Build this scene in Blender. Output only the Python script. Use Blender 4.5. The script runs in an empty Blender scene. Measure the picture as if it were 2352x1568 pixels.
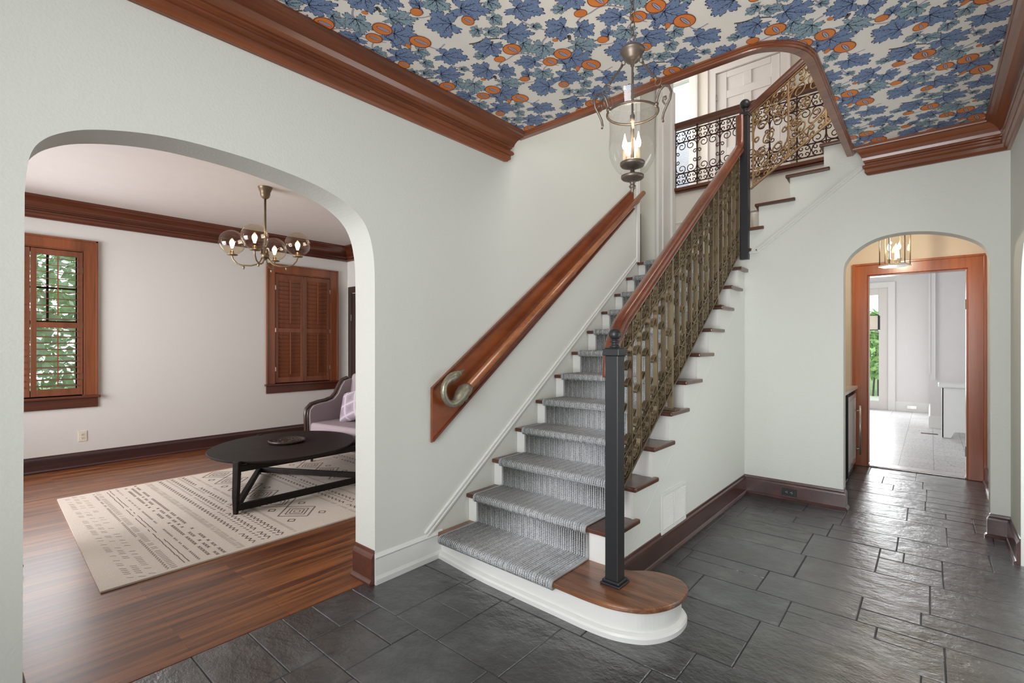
import bpy, bmesh, math, random
from mathutils import Vector, Matrix
random.seed(7)
PI = math.pi
S = bpy.context.scene
COL = S.collection

# ------------------------------------------------------------------ camera
YAW = math.radians(40.6035)
CAM = Vector((2.4069, -1.8699, 1.3705))
cd = bpy.data.cameras.new('camera'); cam = bpy.data.objects.new('camera', cd); COL.objects.link(cam)
cam.location = CAM; cam.rotation_euler = (PI/2, 0, YAW)
cd.sensor_width = 36.0; cd.lens = 36.0*1120.05/2352.0
cd.shift_x = 0.0; cd.shift_y = (790.98-784.0)/2352.0
cd.clip_start = 0.03; cd.clip_end = 200
S.camera = cam
# ------------------------------------------------------------------ look
S.view_settings.view_transform = 'Standard'; S.view_settings.look = 'None'
S.view_settings.gamma = 1.0; S.view_settings.use_curve_mapping = False
S.view_settings.exposure = 0.35
S.cycles.max_bounces = 10; S.cycles.diffuse_bounces = 6; S.cycles.glossy_bounces = 5
S.cycles.transmission_bounces = 10; S.cycles.transparent_max_bounces = 16
S.cycles.caustics_reflective = False; S.cycles.caustics_refractive = False
S.cycles.sample_clamp_indirect = 6.0
S.cycles.use_denoising = True
# ------------------------------------------------------------------ world
W = bpy.data.worlds.new('sky'); S.world = W; W.use_nodes = True
wn = W.node_tree; wbg = wn.nodes['Background']
sky = wn.nodes.new('ShaderNodeTexSky'); sky.sky_type = 'NISHITA'
sky.sun_disc = False; sky.sun_elevation = math.radians(48); sky.sun_rotation = math.radians(200)
wmix = wn.nodes.new('ShaderNodeMixRGB'); wmix.inputs[0].default_value = 0.6
wmix.inputs[2].default_value = (4.2, 4.5, 4.9, 1)
wn.links.new(sky.outputs[0], wmix.inputs[1]); wn.links.new(wmix.outputs[0], wbg.inputs[0])
wbg.inputs[1].default_value = 0.42

# ------------------------------------------------------------------ daylight at the openings, plus added fill lights
def area(name, loc, target, sx, sy, power, color=(1, 1, 1)):
    l = bpy.data.lights.new(name, 'AREA'); l.shape = 'RECTANGLE'; l.size = sx; l.size_y = sy
    l.energy = power; l.color = color
    o = bpy.data.objects.new(name, l); COL.objects.link(o); o.location = loc
    d = Vector(target)-Vector(loc); o.rotation_euler = d.to_track_quat('-Z', 'Y').to_euler()
    return o
def point(name, loc, power, color=(1, .72, .42), r=.02):
    l = bpy.data.lights.new(name, 'POINT'); l.energy = power; l.color = color; l.shadow_soft_size = r
    o = bpy.data.objects.new(name, l); COL.objects.link(o); o.location = loc
    return o
DAY = (.96, .98, 1.0)
e_ = area('entry_fill_light', (1.9, -3.3, 1.6), (1.75, 3, 1.75), 1.7, 2.3, 60, DAY); e_.data.spread = math.radians(125)  # added fill standing in for an unseen window behind the camera
area('side_arch_room_light', (3.55, 1.65, 1.15), (0.4, 1.2, 1.3), 1.5, 1.9, 26, DAY)
l_ = area('living_window_light', (-3.1, -3.4, 1.5), (-3.3, 1.5, 1.35), 2.6, 1.9, 88, (.98, .97, 1.0)); l_.data.spread = math.radians(112)
area('living_garden_window_light', (-4.68, -1.27, 1.6), (0, -1.27, 1.0), .8, 1.5, 14, DAY)
area('upper_hall_window_light', (-1.55, 4.7, 4.7), (1.5, 4.3, 4.2), 1.0, 1.5, 36, DAY)
area('upper_landing_fill_light', (2.7, 1.9, 4.7), (0.2, 2.6, 3.4), 1.6, 1.5, 45, (1, .97, .93))  # added fill from the right, no known window there
area('side_room_fill_light', (-1.2, 3.3, 3.9), (-.7, 4.2, 3.2), .6, .6, 7, (1, .96, .9))  # added lamp, only there to brighten the side room
area('kitchen_fill_light', (-.8, 7.4, 1.7), (2.4, 9.8, 1.2), 2.0, 1.6, 58, (1, .975, .96))  # added fill from an unseen side, lights the far walls evenly
area('kitchen_door_light', (1.3, 10.6, 1.4), (2.3, 5.0, .6), 1.0, 2.0, 45, DAY)

# ------------------------------------------------------------------ materials
def mat(name):
    m = bpy.data.materials.new(name); m.use_nodes = True
    nt = m.node_tree; return m, nt, nt.nodes['Principled BSDF']
def ramp(nt, stops):
    r = nt.nodes.new('ShaderNodeValToRGB')
    while len(r.color_ramp.elements) < len(stops): r.color_ramp.elements.new(.5)
    for e, (p, c) in zip(r.color_ramp.elements, stops):
        e.position = p; e.color = (*c, 1)
    return r
def coords(nt, scale=(1, 1, 1), rot=(0, 0, 0), loc=(0, 0, 0)):
    t = nt.nodes.new('ShaderNodeTexCoord'); mp = nt.nodes.new('ShaderNodeMapping')
    mp.inputs['Scale'].default_value = scale; mp.inputs['Rotation'].default_value = rot; mp.inputs['Location'].default_value = loc
    nt.links.new(t.outputs['Object'], mp.inputs[0]); return mp
def noise(nt, vec, scale, detail=4, rough=.55):
    n = nt.nodes.new('ShaderNodeTexNoise'); n.inputs['Scale'].default_value = scale
    n.inputs['Detail'].default_value = detail; n.inputs['Roughness'].default_value = rough
    if vec is not None: nt.links.new(vec.outputs[0], n.inputs['Vector'])
    return n
def bump(nt, bsdf, h, strength, dist=.01, prev=None):
    b = nt.nodes.new('ShaderNodeBump'); b.inputs['Strength'].default_value = strength; b.inputs['Distance'].default_value = dist
    nt.links.new(h, b.inputs['Height'])
    if prev: nt.links.new(prev.outputs[0], b.inputs['Normal'])
    nt.links.new(b.outputs[0], bsdf.inputs['Normal']); return b
def plain(name, c, rough=.5, metal=0., bumpy=0., bscale=60, vary=0., coat=0.):
    m, nt, b = mat(name)
    b.inputs['Base Color'].default_value = (*c, 1); b.inputs['Roughness'].default_value = rough; b.inputs['Metallic'].default_value = metal
    b.inputs['Coat Weight'].default_value = coat
    mp = coords(nt)
    n = noise(nt, mp, bscale if bumpy else 8, 3)
    v = vary or .04
    r = ramp(nt, [(.3, tuple(x*(1-v) for x in c)), (.7, tuple(min(1, x*(1+v)) for x in c))])
    nt.links.new(n.outputs[0], r.inputs[0]); nt.links.new(r.outputs[0], b.inputs['Base Color'])
    if bumpy: bump(nt, b, n.outputs[0], bumpy, .004)
    return m
def wood(name, dark, light, axis='y', rough=.32, scale=9., coat=.35, stretch=.05):
    m, nt, b = mat(name)
    sc = {'x': (stretch, 1, 1), 'y': (1, stretch, 1), 'z': (1, 1, stretch)}[axis]
    mp = coords(nt, sc)
    n = noise(nt, mp, scale, 6, .6); n2 = noise(nt, mp, scale*9, 3, .5)
    mx = nt.nodes.new('ShaderNodeMath'); mx.operation = 'MULTIPLY_ADD'; mx.inputs[1].default_value = .35
    nt.links.new(n2.outputs[0], mx.inputs[0]); nt.links.new(n.outputs[0], mx.inputs[2])
    mid = tuple((a+c)/2 for a, c in zip(dark, light))
    r = ramp(nt, [(.42, dark), (.64, mid), (.85, light)])
    nt.links.new(mx.outputs[0], r.inputs[0]); nt.links.new(r.outputs[0], b.inputs['Base Color'])
    b.inputs['Roughness'].default_value = rough; b.inputs['Coat Weight'].default_value = coat; b.inputs['Coat Roughness'].default_value = .2
    bump(nt, b, n2.outputs[0], .08, .002)
    return m
def emis(name, c, s):
    m, nt, b = mat(name)
    b.inputs['Base Color'].default_value = (*c, 1); b.inputs['Emission Color'].default_value = (*c, 1); b.inputs['Emission Strength'].default_value = s
    n = noise(nt, coords(nt), 5)
    return m
def glass(name, tint=(1, 1, 1), rough=0.0, mixin=.8):
    m, nt, b = mat(name)
    out = nt.nodes['Material Output']; nt.nodes.remove(b)
    tr = nt.nodes.new('ShaderNodeBsdfTransparent'); tr.inputs[0].default_value = (*tint, 1)
    gl = nt.nodes.new('ShaderNodeBsdfGlossy'); gl.inputs['Roughness'].default_value = .03
    fr = nt.nodes.new('ShaderNodeLayerWeight'); fr.inputs[0].default_value = .25
    pw = nt.nodes.new('ShaderNodeMath'); pw.operation = 'POWER'; pw.inputs[1].default_value = 2.3
    nt.links.new(fr.outputs['Facing'], pw.inputs[0])
    fm = nt.nodes.new('ShaderNodeMath'); fm.operation = 'MULTIPLY_ADD'; fm.inputs[1].default_value = mixin*.8; fm.inputs[2].default_value = .06
    nt.links.new(pw.outputs[0], fm.inputs[0])
    mx = nt.nodes.new('ShaderNodeMixShader')
    nt.links.new(fm.outputs[0], mx.inputs[0]); nt.links.new(tr.outputs[0], mx.inputs[1]); nt.links.new(gl.outputs[0], mx.inputs[2])
    nt.links.new(mx.outputs[0], out.inputs[0]); return m

M = {}
M['wall'] = plain('painted_plaster', (.66, .672, .625), .75, bumpy=.32, bscale=85, vary=.012)
M['wall_lr'] = plain('living_room_plaster', (.70, .69, .655), .75, bumpy=.15, bscale=70, vary=.015)
M['wall_up'] = plain('upper_hall_paint', (.68, .64, .575), .7, vary=.012)
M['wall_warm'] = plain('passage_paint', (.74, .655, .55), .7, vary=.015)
M['white'] = plain('white_painted_wood', (.74, .74, .715), .4, vary=.012)
M['door_white'] = plain('white_door_paint', (.70, .665, .64), .4, vary=.01)
M['kit_wall'] = plain('kitchen_paint', (.70, .685, .68), .6, vary=.01)
M['lr_ceil'] = plain('living_ceiling_paint', (.64, .59, .555), .8, vary=.015)
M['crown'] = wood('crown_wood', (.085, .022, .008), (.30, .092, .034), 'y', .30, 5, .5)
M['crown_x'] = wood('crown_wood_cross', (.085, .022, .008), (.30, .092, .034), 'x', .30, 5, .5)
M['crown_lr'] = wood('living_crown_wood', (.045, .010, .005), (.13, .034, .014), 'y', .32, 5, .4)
M['case'] = wood('window_casing_wood', (.10, .024, .008), (.30, .085, .026), 'z', .3, 5, .4)
M['shutter'] = wood('shutter_wood', (.12, .035, .016), (.24, .078, .034), 'z', .42, 7, .1)
M['case_door'] = wood('door_casing_wood', (.19, .036, .008), (.44, .115, .026), 'z', .3, 5, .4)
M['base'] = wood('baseboard_wood', (.022, .010, .010), (.085, .032, .028), 'y', .28, 6, .5)
M['raillight'] = wood('round_rail_wood', (.20, .055, .016), (.42, .15, .05), 'y', .3, 7, .4)
M['rail'] = wood('handrail_wood', (.085, .018, .008), (.20, .050, .018), 'y', .25, 5, .5)
M['brass2'] = plain('golden_brown_brass', (.245, .150, .07), .38, .55, vary=.12)
M['oak'] = wood('oak_tread_wood', (.032, .012, .007), (.125, .045, .022), 'x', .30, 7, .4)
M['oak2'] = wood('front_step_oak', (.030, .012, .007), (.34, .145, .070), 'x', .30, 12, .4, .07)
M['board'] = wood('rail_board_wood', (.13, .030, .009), (.30, .078, .022), 'y', .3, 3, .4, .3)
M['darkrail'] = wood('dark_rail_wood', (.035, .012, .006), (.14, .045, .02), 'x', .3, 8, .4)
M['black_table'] = wood('ebonised_wood', (.004, .003, .003), (.020, .013, .010), 'y', .55, 9, 0)
M['black_table'].node_tree.nodes['Principled BSDF'].inputs['Specular IOR Level'].default_value = .22
M['black'] = plain('black_powder_coat', (.028, .029, .032), .38, .3)
M['brass'] = plain('antique_brass', (.25, .195, .118), .34, .65, vary=.1)
M['brassdk'] = plain('aged_brass', (.16, .118, .07), .40, .6, vary=.1)
M['iron'] = plain('brown_wrought_iron', (.055, .022, .018), .4, .6, vary=.1)
M['bronze'] = plain('oil_rubbed_bronze', (.17, .135, .11), .42, .7, vary=.12)
M['pewter'] = plain('weathered_pewter', (.34, .31, .235), .42, .75, bumpy=.3, bscale=60, vary=.2)
M['candle'] = plain('candle_sleeve', (.8, .62, .4), .5)
M['flame'] = emis('lamp_bulb', (1, .80, .52), 9)
M['flame2'] = emis('passage_lamp_bulb', (1, .84, .60), 14)
M['bulb'] = emis('globe_lamp_bulb', (1, .78, .48), 15)
M['glass'] = glass('clear_glass', (.985, .985, .98))
M['amber'] = glass('pale_amber_glass', (.97, .90, .80), mixin=1.1)
M['pane'] = glass('window_glass', (.93, .97, .95), mixin=.5)
M['uphol'] = plain('taupe_upholstery', (.33, .27, .285), .9, bumpy=.2, bscale=300, vary=.06)
M['chairwood'] = wood('chair_trim_wood', (.018, .010, .008), (.07, .035, .026), 'z', .35, 8, .3)
M['outlet'] = plain('outlet_plastic', (.72, .68, .56), .4)
M['slot'] = plain('outlet_slots', (.02, .02, .02), .5)
M['blackpl'] = plain('black_plastic', (.006, .006, .006), .35)
M['steel'] = plain('brushed_steel', (.62, .60, .60), .22, .85)
M['silver'] = plain('silver_metal', (.75, .73, .70), .2, .9)
M['quartz'] = plain('pale_quartz', (.72, .68, .62), .25, vary=.06)
M['leaf'] = plain('green_leaves', (.50, .62, .36), .6, vary=.35)
M['leaf2'] = plain('light_green_leaves', (.72, .78, .58), .6, vary=.3)
M['leaf3'] = plain('hedge_leaves', (.18, .36, .09), .6, vary=.35)
M['leaf4'] = plain('hedge_new_leaves', (.38, .55, .18), .6, vary=.3)
M['bark'] = plain('bark', (.10, .07, .05), .9, vary=.2)
M['lawn'] = plain('lawn', (.25, .36, .12), .9, vary=.2)
M['patio'] = plain('pale_paving', (.72, .66, .52), .8, vary=.05)
M['grout'] = plain('dark_grout', (.030, .029, .030), .6, vary=.3)
M['blind'] = plain('window_blind', (.75, .77, .83), .6)

def slate():
    m, nt, b = mat('slate_tile')
    at = nt.nodes.new('ShaderNodeVertexColor'); at.layer_name = 'tint'
    mp = coords(nt); n = noise(nt, mp, 3.2, 8, .68); n2 = noise(nt, mp, 55, 6, .7)
    n3 = noise(nt, coords(nt, (1, 1.7, 1), (0, 0, .5)), 5.5, 6, .6)
    r = ramp(nt, [(.34, (.008, .009, .0105)), (.52, (.027, .0285, .031)), (.72, (.078, .079, .083))])
    nt.links.new(n.outputs[0], r.inputs[0])
    mu = nt.nodes.new('ShaderNodeMixRGB'); mu.blend_type = 'MULTIPLY'; mu.inputs[0].default_value = 1
    nt.links.new(r.outputs[0], mu.inputs[1]); nt.links.new(at.outputs[0], mu.inputs[2])
    r2 = ramp(nt, [(.56, (0, 0, 0)), (.78, (.05, .05, .05))]); nt.links.new(n2.outputs[0], r2.inputs[0])
    ad = nt.nodes.new('ShaderNodeMixRGB'); ad.blend_type = 'ADD'; ad.inputs[0].default_value = .45
    nt.links.new(mu.outputs[0], ad.inputs[1]); nt.links.new(r2.outputs[0], ad.inputs[2])
    nt.links.new(ad.outputs[0], b.inputs['Base Color'])
    rr = nt.nodes.new('ShaderNodeMapRange'); rr.inputs[3].default_value = .22; rr.inputs[4].default_value = .42
    nt.links.new(n3.outputs[0], rr.inputs[0]); nt.links.new(rr.outputs[0], b.inputs['Roughness'])
    b1 = bump(nt, b, n3.outputs[0], .62, .016, bump(nt, b, n.outputs[0], .5, .02)); b2 = bump(nt, b, n2.outputs[0], .34, .003, b1); nt.links.new(b2.outputs[0], b.inputs['Coat Normal'])
    b.inputs['Specular IOR Level'].default_value = .6; b.inputs['Coat Weight'].default_value = .9; b.inputs['Coat Roughness'].default_value = .15; b.inputs['Coat IOR'].default_value = 1.6
    return m
M['slate'] = slate()
def hardwood():
    m, nt, b = mat('oak_floor_boards')
    mp = coords(nt, (1, 1, 1), (0, 0, PI/2))
    br = nt.nodes.new('ShaderNodeTexBrick'); br.offset = .37; br.inputs['Scale'].default_value = 1
    br.inputs['Brick Width'].default_value = 1.15; br.inputs['Row Height'].default_value = .057; br.inputs['Mortar Size'].default_value = .0008
    br.inputs['Color1'].default_value = (.145, .043, .012, 1); br.inputs['Color2'].default_value = (.30, .110, .034, 1); br.inputs['Mortar'].default_value = (.035, .012, .006, 1)
    nt.links.new(mp.outputs[0], br.inputs[0])
    mp2 = coords(nt, (1, .06, 1)); n = noise(nt, mp2, 26, 6, .62)
    r = ramp(nt, [(.36, (.28, .22, .18)), (.52, (.85, .80, .76)), (.70, (1.3, 1.25, 1.15))]); nt.links.new(n.outputs[0], r.inputs[0])
    mu = nt.nodes.new('ShaderNodeMixRGB'); mu.blend_type = 'MULTIPLY'; mu.inputs[0].default_value = .9
    nt.links.new(br.outputs[0], mu.inputs[1]); nt.links.new(r.outputs[0], mu.inputs[2]); nt.links.new(mu.outputs[0], b.inputs['Base Color'])
    b.inputs['Roughness'].default_value = .33; b.inputs['Coat Weight'].default_value = .25; b.inputs['Coat Roughness'].default_value = .25
    bump(nt, b, n.outputs[0], .08, .002)
    return m
M['hardwood'] = hardwood()
def carpet():
    m, nt, b = mat('striped_stair_carpet')
    t = nt.nodes.new('ShaderNodeTexCoord'); sp = nt.nodes.new('ShaderNodeSeparateXYZ'); nt.links.new(t.outputs['Object'], sp.inputs[0])
    def math_(op, a, bb, c=None):
        x = nt.nodes.new('ShaderNodeMath'); x.operation = op
        for i, v in enumerate((a, bb, c)):
            if v is None: continue
            if isinstance(v, (int, float)): x.inputs[i].default_value = v
            else: nt.links.new(v, x.inputs[i])
        return x.outputs[0]
    X = sp.outputs[0]
    run = math_('ADD', sp.outputs[1], sp.outputs[2])
    s1 = math_('SINE', math_('MULTIPLY', X, 2*PI/.0152), 0)
    s2 = math_('SINE', math_('MULTIPLY', X, 2*PI/.0475), 0)
    d = math_('SINE', math_('MULTIPLY', run, 2*PI/.0105), 0)
    ns = noise(nt, coords(nt, (1, .25, .25)), 38, 3)
    col = math_('GREATER_THAN', math_('ADD', math_('ADD', s1, math_('MULTIPLY', s2, .5)), math_('MULTIPLY', ns.outputs[0], 2.4)), 1.55)
    dash = math_('GREATER_THAN', d, -.35)
    n = noise(nt, coords(nt), 420, 2)
    msk = math_('MULTIPLY', math_('MULTIPLY', col, dash), math_('GREATER_THAN', n.outputs[0], .46))
    n2 = noise(nt, coords(nt, (1, 1, 1)), 160, 3)
    r = ramp(nt, [(.35, (.33, .335, .345)), (.65, (.64, .645, .66))]); nt.links.new(n2.outputs[0], r.inputs[0])
    mx = nt.nodes.new('ShaderNodeMixRGB'); mx.inputs[2].default_value = (.045, .046, .058, 1)
    nt.links.new(msk, mx.inputs[0]); nt.links.new(r.outputs[0], mx.inputs[1]); nt.links.new(mx.outputs[0], b.inputs['Base Color'])
    b.inputs['Roughness'].default_value = .95; b.inputs['Specular IOR Level'].default_value = .1
    bump(nt, b, s1, .5, .004)
    return m
M['carpet'] = carpet()
M['binding'] = plain('carpet_binding', (.36, .36, .365), .9, bumpy=.2, bscale=200)
M['rug'] = plain('cream_wool', (.62, .545, .47), .95, bumpy=.3, bscale=160, vary=.07)
M['rugink'] = plain('grey_brown_yarn', (.19, .14, .115), .95, vary=.25)
M['rugink2'] = plain('faded_brown_yarn', (.27, .205, .17), .95, vary=.25)
def vinyl():
    m, nt, b = mat('white_vinyl_tile')
    mp = coords(nt); br = nt.nodes.new('ShaderNodeTexBrick'); br.offset = 0; br.inputs['Scale'].default_value = 1
    br.inputs['Brick Width'].default_value = .305; br.inputs['Row Height'].default_value = .305; br.inputs['Mortar Size'].default_value = .003
    br.inputs['Color1'].default_value = (.56, .56, .56, 1); br.inputs['Color2'].default_value = (.62, .62, .62, 1); br.inputs['Mortar'].default_value = (.24, .24, .26, 1)
    nt.links.new(mp.outputs[0], br.inputs[0])
    n = noise(nt, mp, 45, 2); r = ramp(nt, [(.56, (1, 1, 1)), (.64, (.52, .54, .57))]); nt.links.new(n.outputs[0], r.inputs[0])
    mu = nt.nodes.new('ShaderNodeMixRGB'); mu.blend_type = 'MULTIPLY'; mu.inputs[0].default_value = 1
    nt.links.new(br.outputs[0], mu.inputs[1]); nt.links.new(r.outputs[0], mu.inputs[2]); nt.links.new(mu.outputs[0], b.inputs['Base Color'])
    b.inputs['Roughness'].default_value = .35
    return m
M['vinyl'] = vinyl()
def plaid():
    m, nt, b = mat('plaid_cushion_fabric')
    mp = coords(nt, (1, 1, 1), (.3, .5, .2))
    w1 = nt.nodes.new('ShaderNodeTexWave'); w1.bands_direction = 'X'; w1.inputs['Scale'].default_value = 2.3
    w2 = nt.nodes.new('ShaderNodeTexWave'); w2.bands_direction = 'Z'; w2.inputs['Scale'].default_value = 2.3
    for w in (w1, w2): nt.links.new(mp.outputs[0], w.inputs[0])
    a = nt.nodes.new('ShaderNodeMath'); a.operation = 'MAXIMUM'; nt.links.new(w1.outputs[1], a.inputs[0]); nt.links.new(w2.outputs[1], a.inputs[1])
    r = ramp(nt, [(.0, (.26, .20, .24)), (.9, (.34, .27, .33)), (.985, (.50, .44, .48))]); nt.links.new(a.outputs[0], r.inputs[0])
    nt.links.new(r.outputs[0], b.inputs['Base Color']); b.inputs['Roughness'].default_value = .9
    return m
M['plaid'] = plaid()
def leafmat(name, c, dots=True):
    m, nt, b = mat(name)
    n = noise(nt, coords(nt), 260, 2); r = ramp(nt, [(.40, tuple(x*.62 for x in c)), (.52, c)]); nt.links.new(n.outputs[0], r.inputs[0])
    nt.links.new(r.outputs[0], b.inputs['Base Color']); b.inputs['Roughness'].default_value = .6
    return m
M['paper'] = plain('wallpaper_ground', (.87, .82, .75), .65, vary=.01)
M['p_blue'] = leafmat('print_blue', (.20, .285, .47)); M['p_teal'] = leafmat('print_teal', (.30, .42, .49))
M['p_ink'] = plain('print_ink', (.022, .030, .075), .6); M['p_orange'] = plain('print_orange', (.72, .22, .045), .6, vary=.1)
M['p_rust'] = plain('print_rust', (.26, .045, .02), .6); M['p_lilac'] = plain('print_lilac', (.40, .36, .45), .6); M['p_grey'] = plain('print_grey', (.09, .085, .085), .6)
M['p_pale'] = plain('print_pale_seed', (.40, .42, .56), .6)

# ------------------------------------------------------------------ mesh builder
class MB:
    def __init__(s): s.v = []; s.f = []; s.m = []; s.cur = 0; s.sm = []; s.smooth = False
    def add(s, vs, fs):
        o = len(s.v); s.v += [tuple(v) for v in vs]
        for f in fs: s.f.append([o+i for i in f]); s.m.append(s.cur); s.sm.append(s.smooth)
    def box(s, x0, x1, y0, y1, z0, z1):
        vs = [(x, y, z) for z in (z0, z1) for y in (y0, y1) for x in (x0, x1)]
        s.add(vs, [(0, 2, 3, 1), (4, 5, 7, 6), (0, 1, 5, 4), (2, 6, 7, 3), (0, 4, 6, 2), (1, 3, 7, 5)]); return s
    def obox(s, p, ax, ay, az, hx, hy, hz):
        """box centred at p with half sizes along unit axes"""
        p = Vector(p); vs = [p+ax*hx*a+ay*hy*b+az*hz*c for c in (-1, 1) for b in (-1, 1) for a in (-1, 1)]
        s.add(vs, [(0, 2, 3, 1), (4, 5, 7, 6), (0, 1, 5, 4), (2, 6, 7, 3), (0, 4, 6, 2), (1, 3, 7, 5)]); return s
    def prism(s, poly, axis, a, b):
        n = len(poly)
        def P(q, t):
            if axis == 'x': return (t, q[0], q[1])
            if axis == 'y': return (q[0], t, q[1])
            return (q[0], q[1], t)
        vs = [P(q, a) for q in poly]+[P(q, b) for q in poly]
        s.add(vs, [list(range(n))[::-1], list(range(n, 2*n))])
        o = len(s.v)-2*n
        for i in range(n):
            j = (i+1) % n; s.f.append([o+i, o+j, o+n+j, o+n+i]); s.m.append(s.cur); s.sm.append(False)
        return s
    def tube(s, pts, r, n=8, closed=False, caps=True, flat=None, up=None):
        pts = [Vector(p) for p in pts]; N = len(pts); rs = r if isinstance(r, (list, tuple)) else [r]*N
        rings = []; prev = None
        for i, p in enumerate(pts):
            if closed: t = pts[(i+1) % N]-pts[i-1]
            else: t = pts[min(i+1, N-1)]-pts[max(i-1, 0)]
            if t.length < 1e-9: t = Vector((0, 0, 1))
            t.normalize()
            if up is not None: a = Vector(up)
            elif prev is not None: a = prev
            else: a = Vector((0, 0, 1)) if abs(t.z) < .9 else Vector((1, 0, 0))
            u = a-t*a.dot(t)
            if u.length < 1e-6: u = t.orthogonal()
            u.normalize(); w = t.cross(u); prev = u
            ru = rs[i]; rw = rs[i]*(flat if flat else 1)
            rings.append([p+u*math.cos(2*PI*k/n+PI/n)*ru*(1 if not flat else 1)+w*math.sin(2*PI*k/n+PI/n)*rw for k in range(n)])
        vs = [v for q in rings for v in q]; fs = []
        for i in range(N if closed else N-1):
            a = i*n; b = ((i+1) % N)*n
            for k in range(n): fs.append((a+k, a+(k+1) % n, b+(k+1) % n, b+k))
        if caps and not closed: fs.append(tuple(range(n))[::-1]); fs.append(tuple(range((N-1)*n, N*n)))
        old = s.smooth; s.smooth = n > 5; s.add(vs, fs); s.smooth = old; return s
    def strip(s, pts, w, t, nrm):
        """flat bar: width w along nrm, thickness t across"""
        pts = [Vector(p) for p in pts]; N = len(pts); nrm = Vector(nrm).normalized(); vs = []
        for i, p in enumerate(pts):
            d = (pts[min(i+1, N-1)]-pts[max(i-1, 0)])
            if d.length < 1e-9: d = Vector((0, 0, 1))
            d.normalize(); q = d.cross(nrm).normalized()
            vs += [p+nrm*w/2+q*t/2, p-nrm*w/2+q*t/2, p-nrm*w/2-q*t/2, p+nrm*w/2-q*t/2]
        fs = []
        for i in range(N-1):
            a = i*4; b = a+4
            for k in range(4): fs.append((a+k, a+(k+1) % 4, b+(k+1) % 4, b+k))
        fs += [(3, 2, 1, 0), (N*4-4, N*4-3, N*4-2, N*4-1)]
        s.add(vs, fs); return s
    def lathe(s, prof, c=(0, 0, 0), n=24, axis=(0, 0, 1)):
        c = Vector(c); az = Vector(axis).normalized(); ax = az.orthogonal().normalized(); ay = az.cross(ax)
        vs = []; fs = []; K = len(prof)
        for r, z in prof:
            for k in range(n): vs.append(c+az*z+(ax*math.cos(2*PI*k/n)+ay*math.sin(2*PI*k/n))*max(r, 1e-5))
        for i in range(K-1):
            for k in range(n): fs.append((i*n+k, i*n+(k+1) % n, (i+1)*n+(k+1) % n, (i+1)*n+k))
        old = s.smooth; s.smooth = True; s.add(vs, fs); s.smooth = old; return s
    def sphere(s, c, r, n=20, sc=(1, 1, 1)):
        prof = [(r*math.sin(PI*i/(n//2)), -r*math.cos(PI*i/(n//2))) for i in range(n//2+1)]
        o = len(s.v); s.lathe(prof, (0, 0, 0), n)
        for i in range(o, len(s.v)):
            v = s.v[i]; s.v[i] = (c[0]+v[0]*sc[0], c[1]+v[1]*sc[1], c[2]+v[2]*sc[2])
        return s
    def sweep(s, prof, path, nrms, z0, ends=(None, None)):
        """prof: (out, dz); path: 2d points; nrms: 2d unit normal for each segment"""
        ms = []
        for i in range(len(path)):
            if i == 0: m = ends[0] or nrms[0]
            elif i == len(path)-1: m = ends[1] or nrms[-1]
            else:
                a, b = Vector(nrms[i-1]), Vector(nrms[i]); m = (a+b)/(1+a.dot(b))
            ms.append(Vector(m))
        K = len(prof); vs = []
        for p, m in zip(path, ms):
            for o, dz in prof: vs.append((p[0]+m[0]*o, p[1]+m[1]*o, z0+dz))
        fs = []
        for i in range(len(path)-1):
            for k in range(K): fs.append((i*K+k, i*K+(k+1) % K, (i+1)*K+(k+1) % K, (i+1)*K+k))
        fs += [tuple(range(K))[::-1], tuple(range((len(path)-1)*K, len(path)*K))]
        s.add(vs, fs); return s
    def build(s, name, mats, parent=None, bevel=0, seg=2, fix=True):
        me = bpy.data.meshes.new(name)
        off = Vector((0, 0, 0))
        if parent is not None:
            q = parent
            while q is not None: off += q.location; q = q.parent
        me.from_pydata([tuple(Vector(v)-off) for v in s.v], [], s.f)
        mats = mats if isinstance(mats, (list, tuple)) else [mats]
        for m in mats: me.materials.append(m)
        me.polygons.foreach_set('material_index', s.m); me.polygons.foreach_set('use_smooth', s.sm)
        if fix:
            bm = bmesh.new(); bm.from_mesh(me); bmesh.ops.recalc_face_normals(bm, faces=bm.faces); bm.to_mesh(me); bm.free()
        me.update()
        o = bpy.data.objects.new(name, me); COL.objects.link(o)
        if parent is not None: o.parent = parent
        if bevel:
            b = o.modifiers.new('bevel', 'BEVEL'); b.width = bevel; b.segments = seg; b.limit_method = 'ANGLE'; b.angle_limit = math.radians(40)
        return o
def cat(pts, k=4):
    out = [Vector(pts[0])]; q = [Vector(p) for p in pts]
    for i in range(len(q)-1):
        a, b_ = q[i], q[i+1]; pa = q[i-1] if i > 0 else a*2-b_; pb = q[i+2] if i+2 < len(q) else b_*2-a
        for j in range(1, k+1):
            t = j/k; out.append(.5*((2*a)+(b_-pa)*t+(2*pa-5*a+4*b_-pb)*t*t+(-pa+3*a-3*b_+pb)*t**3))
    return out
def recentre(o):
    """put a free-standing one-mesh thing's origin at its own base"""
    vs = [v.co for v in o.data.vertices]
    c = Vector(((min(v.x for v in vs)+max(v.x for v in vs))/2, (min(v.y for v in vs)+max(v.y for v in vs))/2, min(v.z for v in vs)))
    for v in o.data.vertices: v.co -= c
    o.location = o.location+c; return o
def tag(o, label=None, cat=None, group=None, kind=None):
    if label: o['label'] = label
    if cat: o['category'] = cat
    if group: o['group'] = group
    if kind: o['kind'] = kind
    return o
def thing(name, loc, label=None, cat=None, group=None, kind=None):
    o = bpy.data.objects.new(name, None); COL.objects.link(o); o.location = loc; o.empty_display_size = .05
    return tag(o, label, cat, group, kind)
def copy_tree(o, parent=None):
    c = o.copy(); COL.objects.link(c); c.parent = parent
    for ch in list(o.children): copy_tree(ch, c)
    return c
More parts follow.
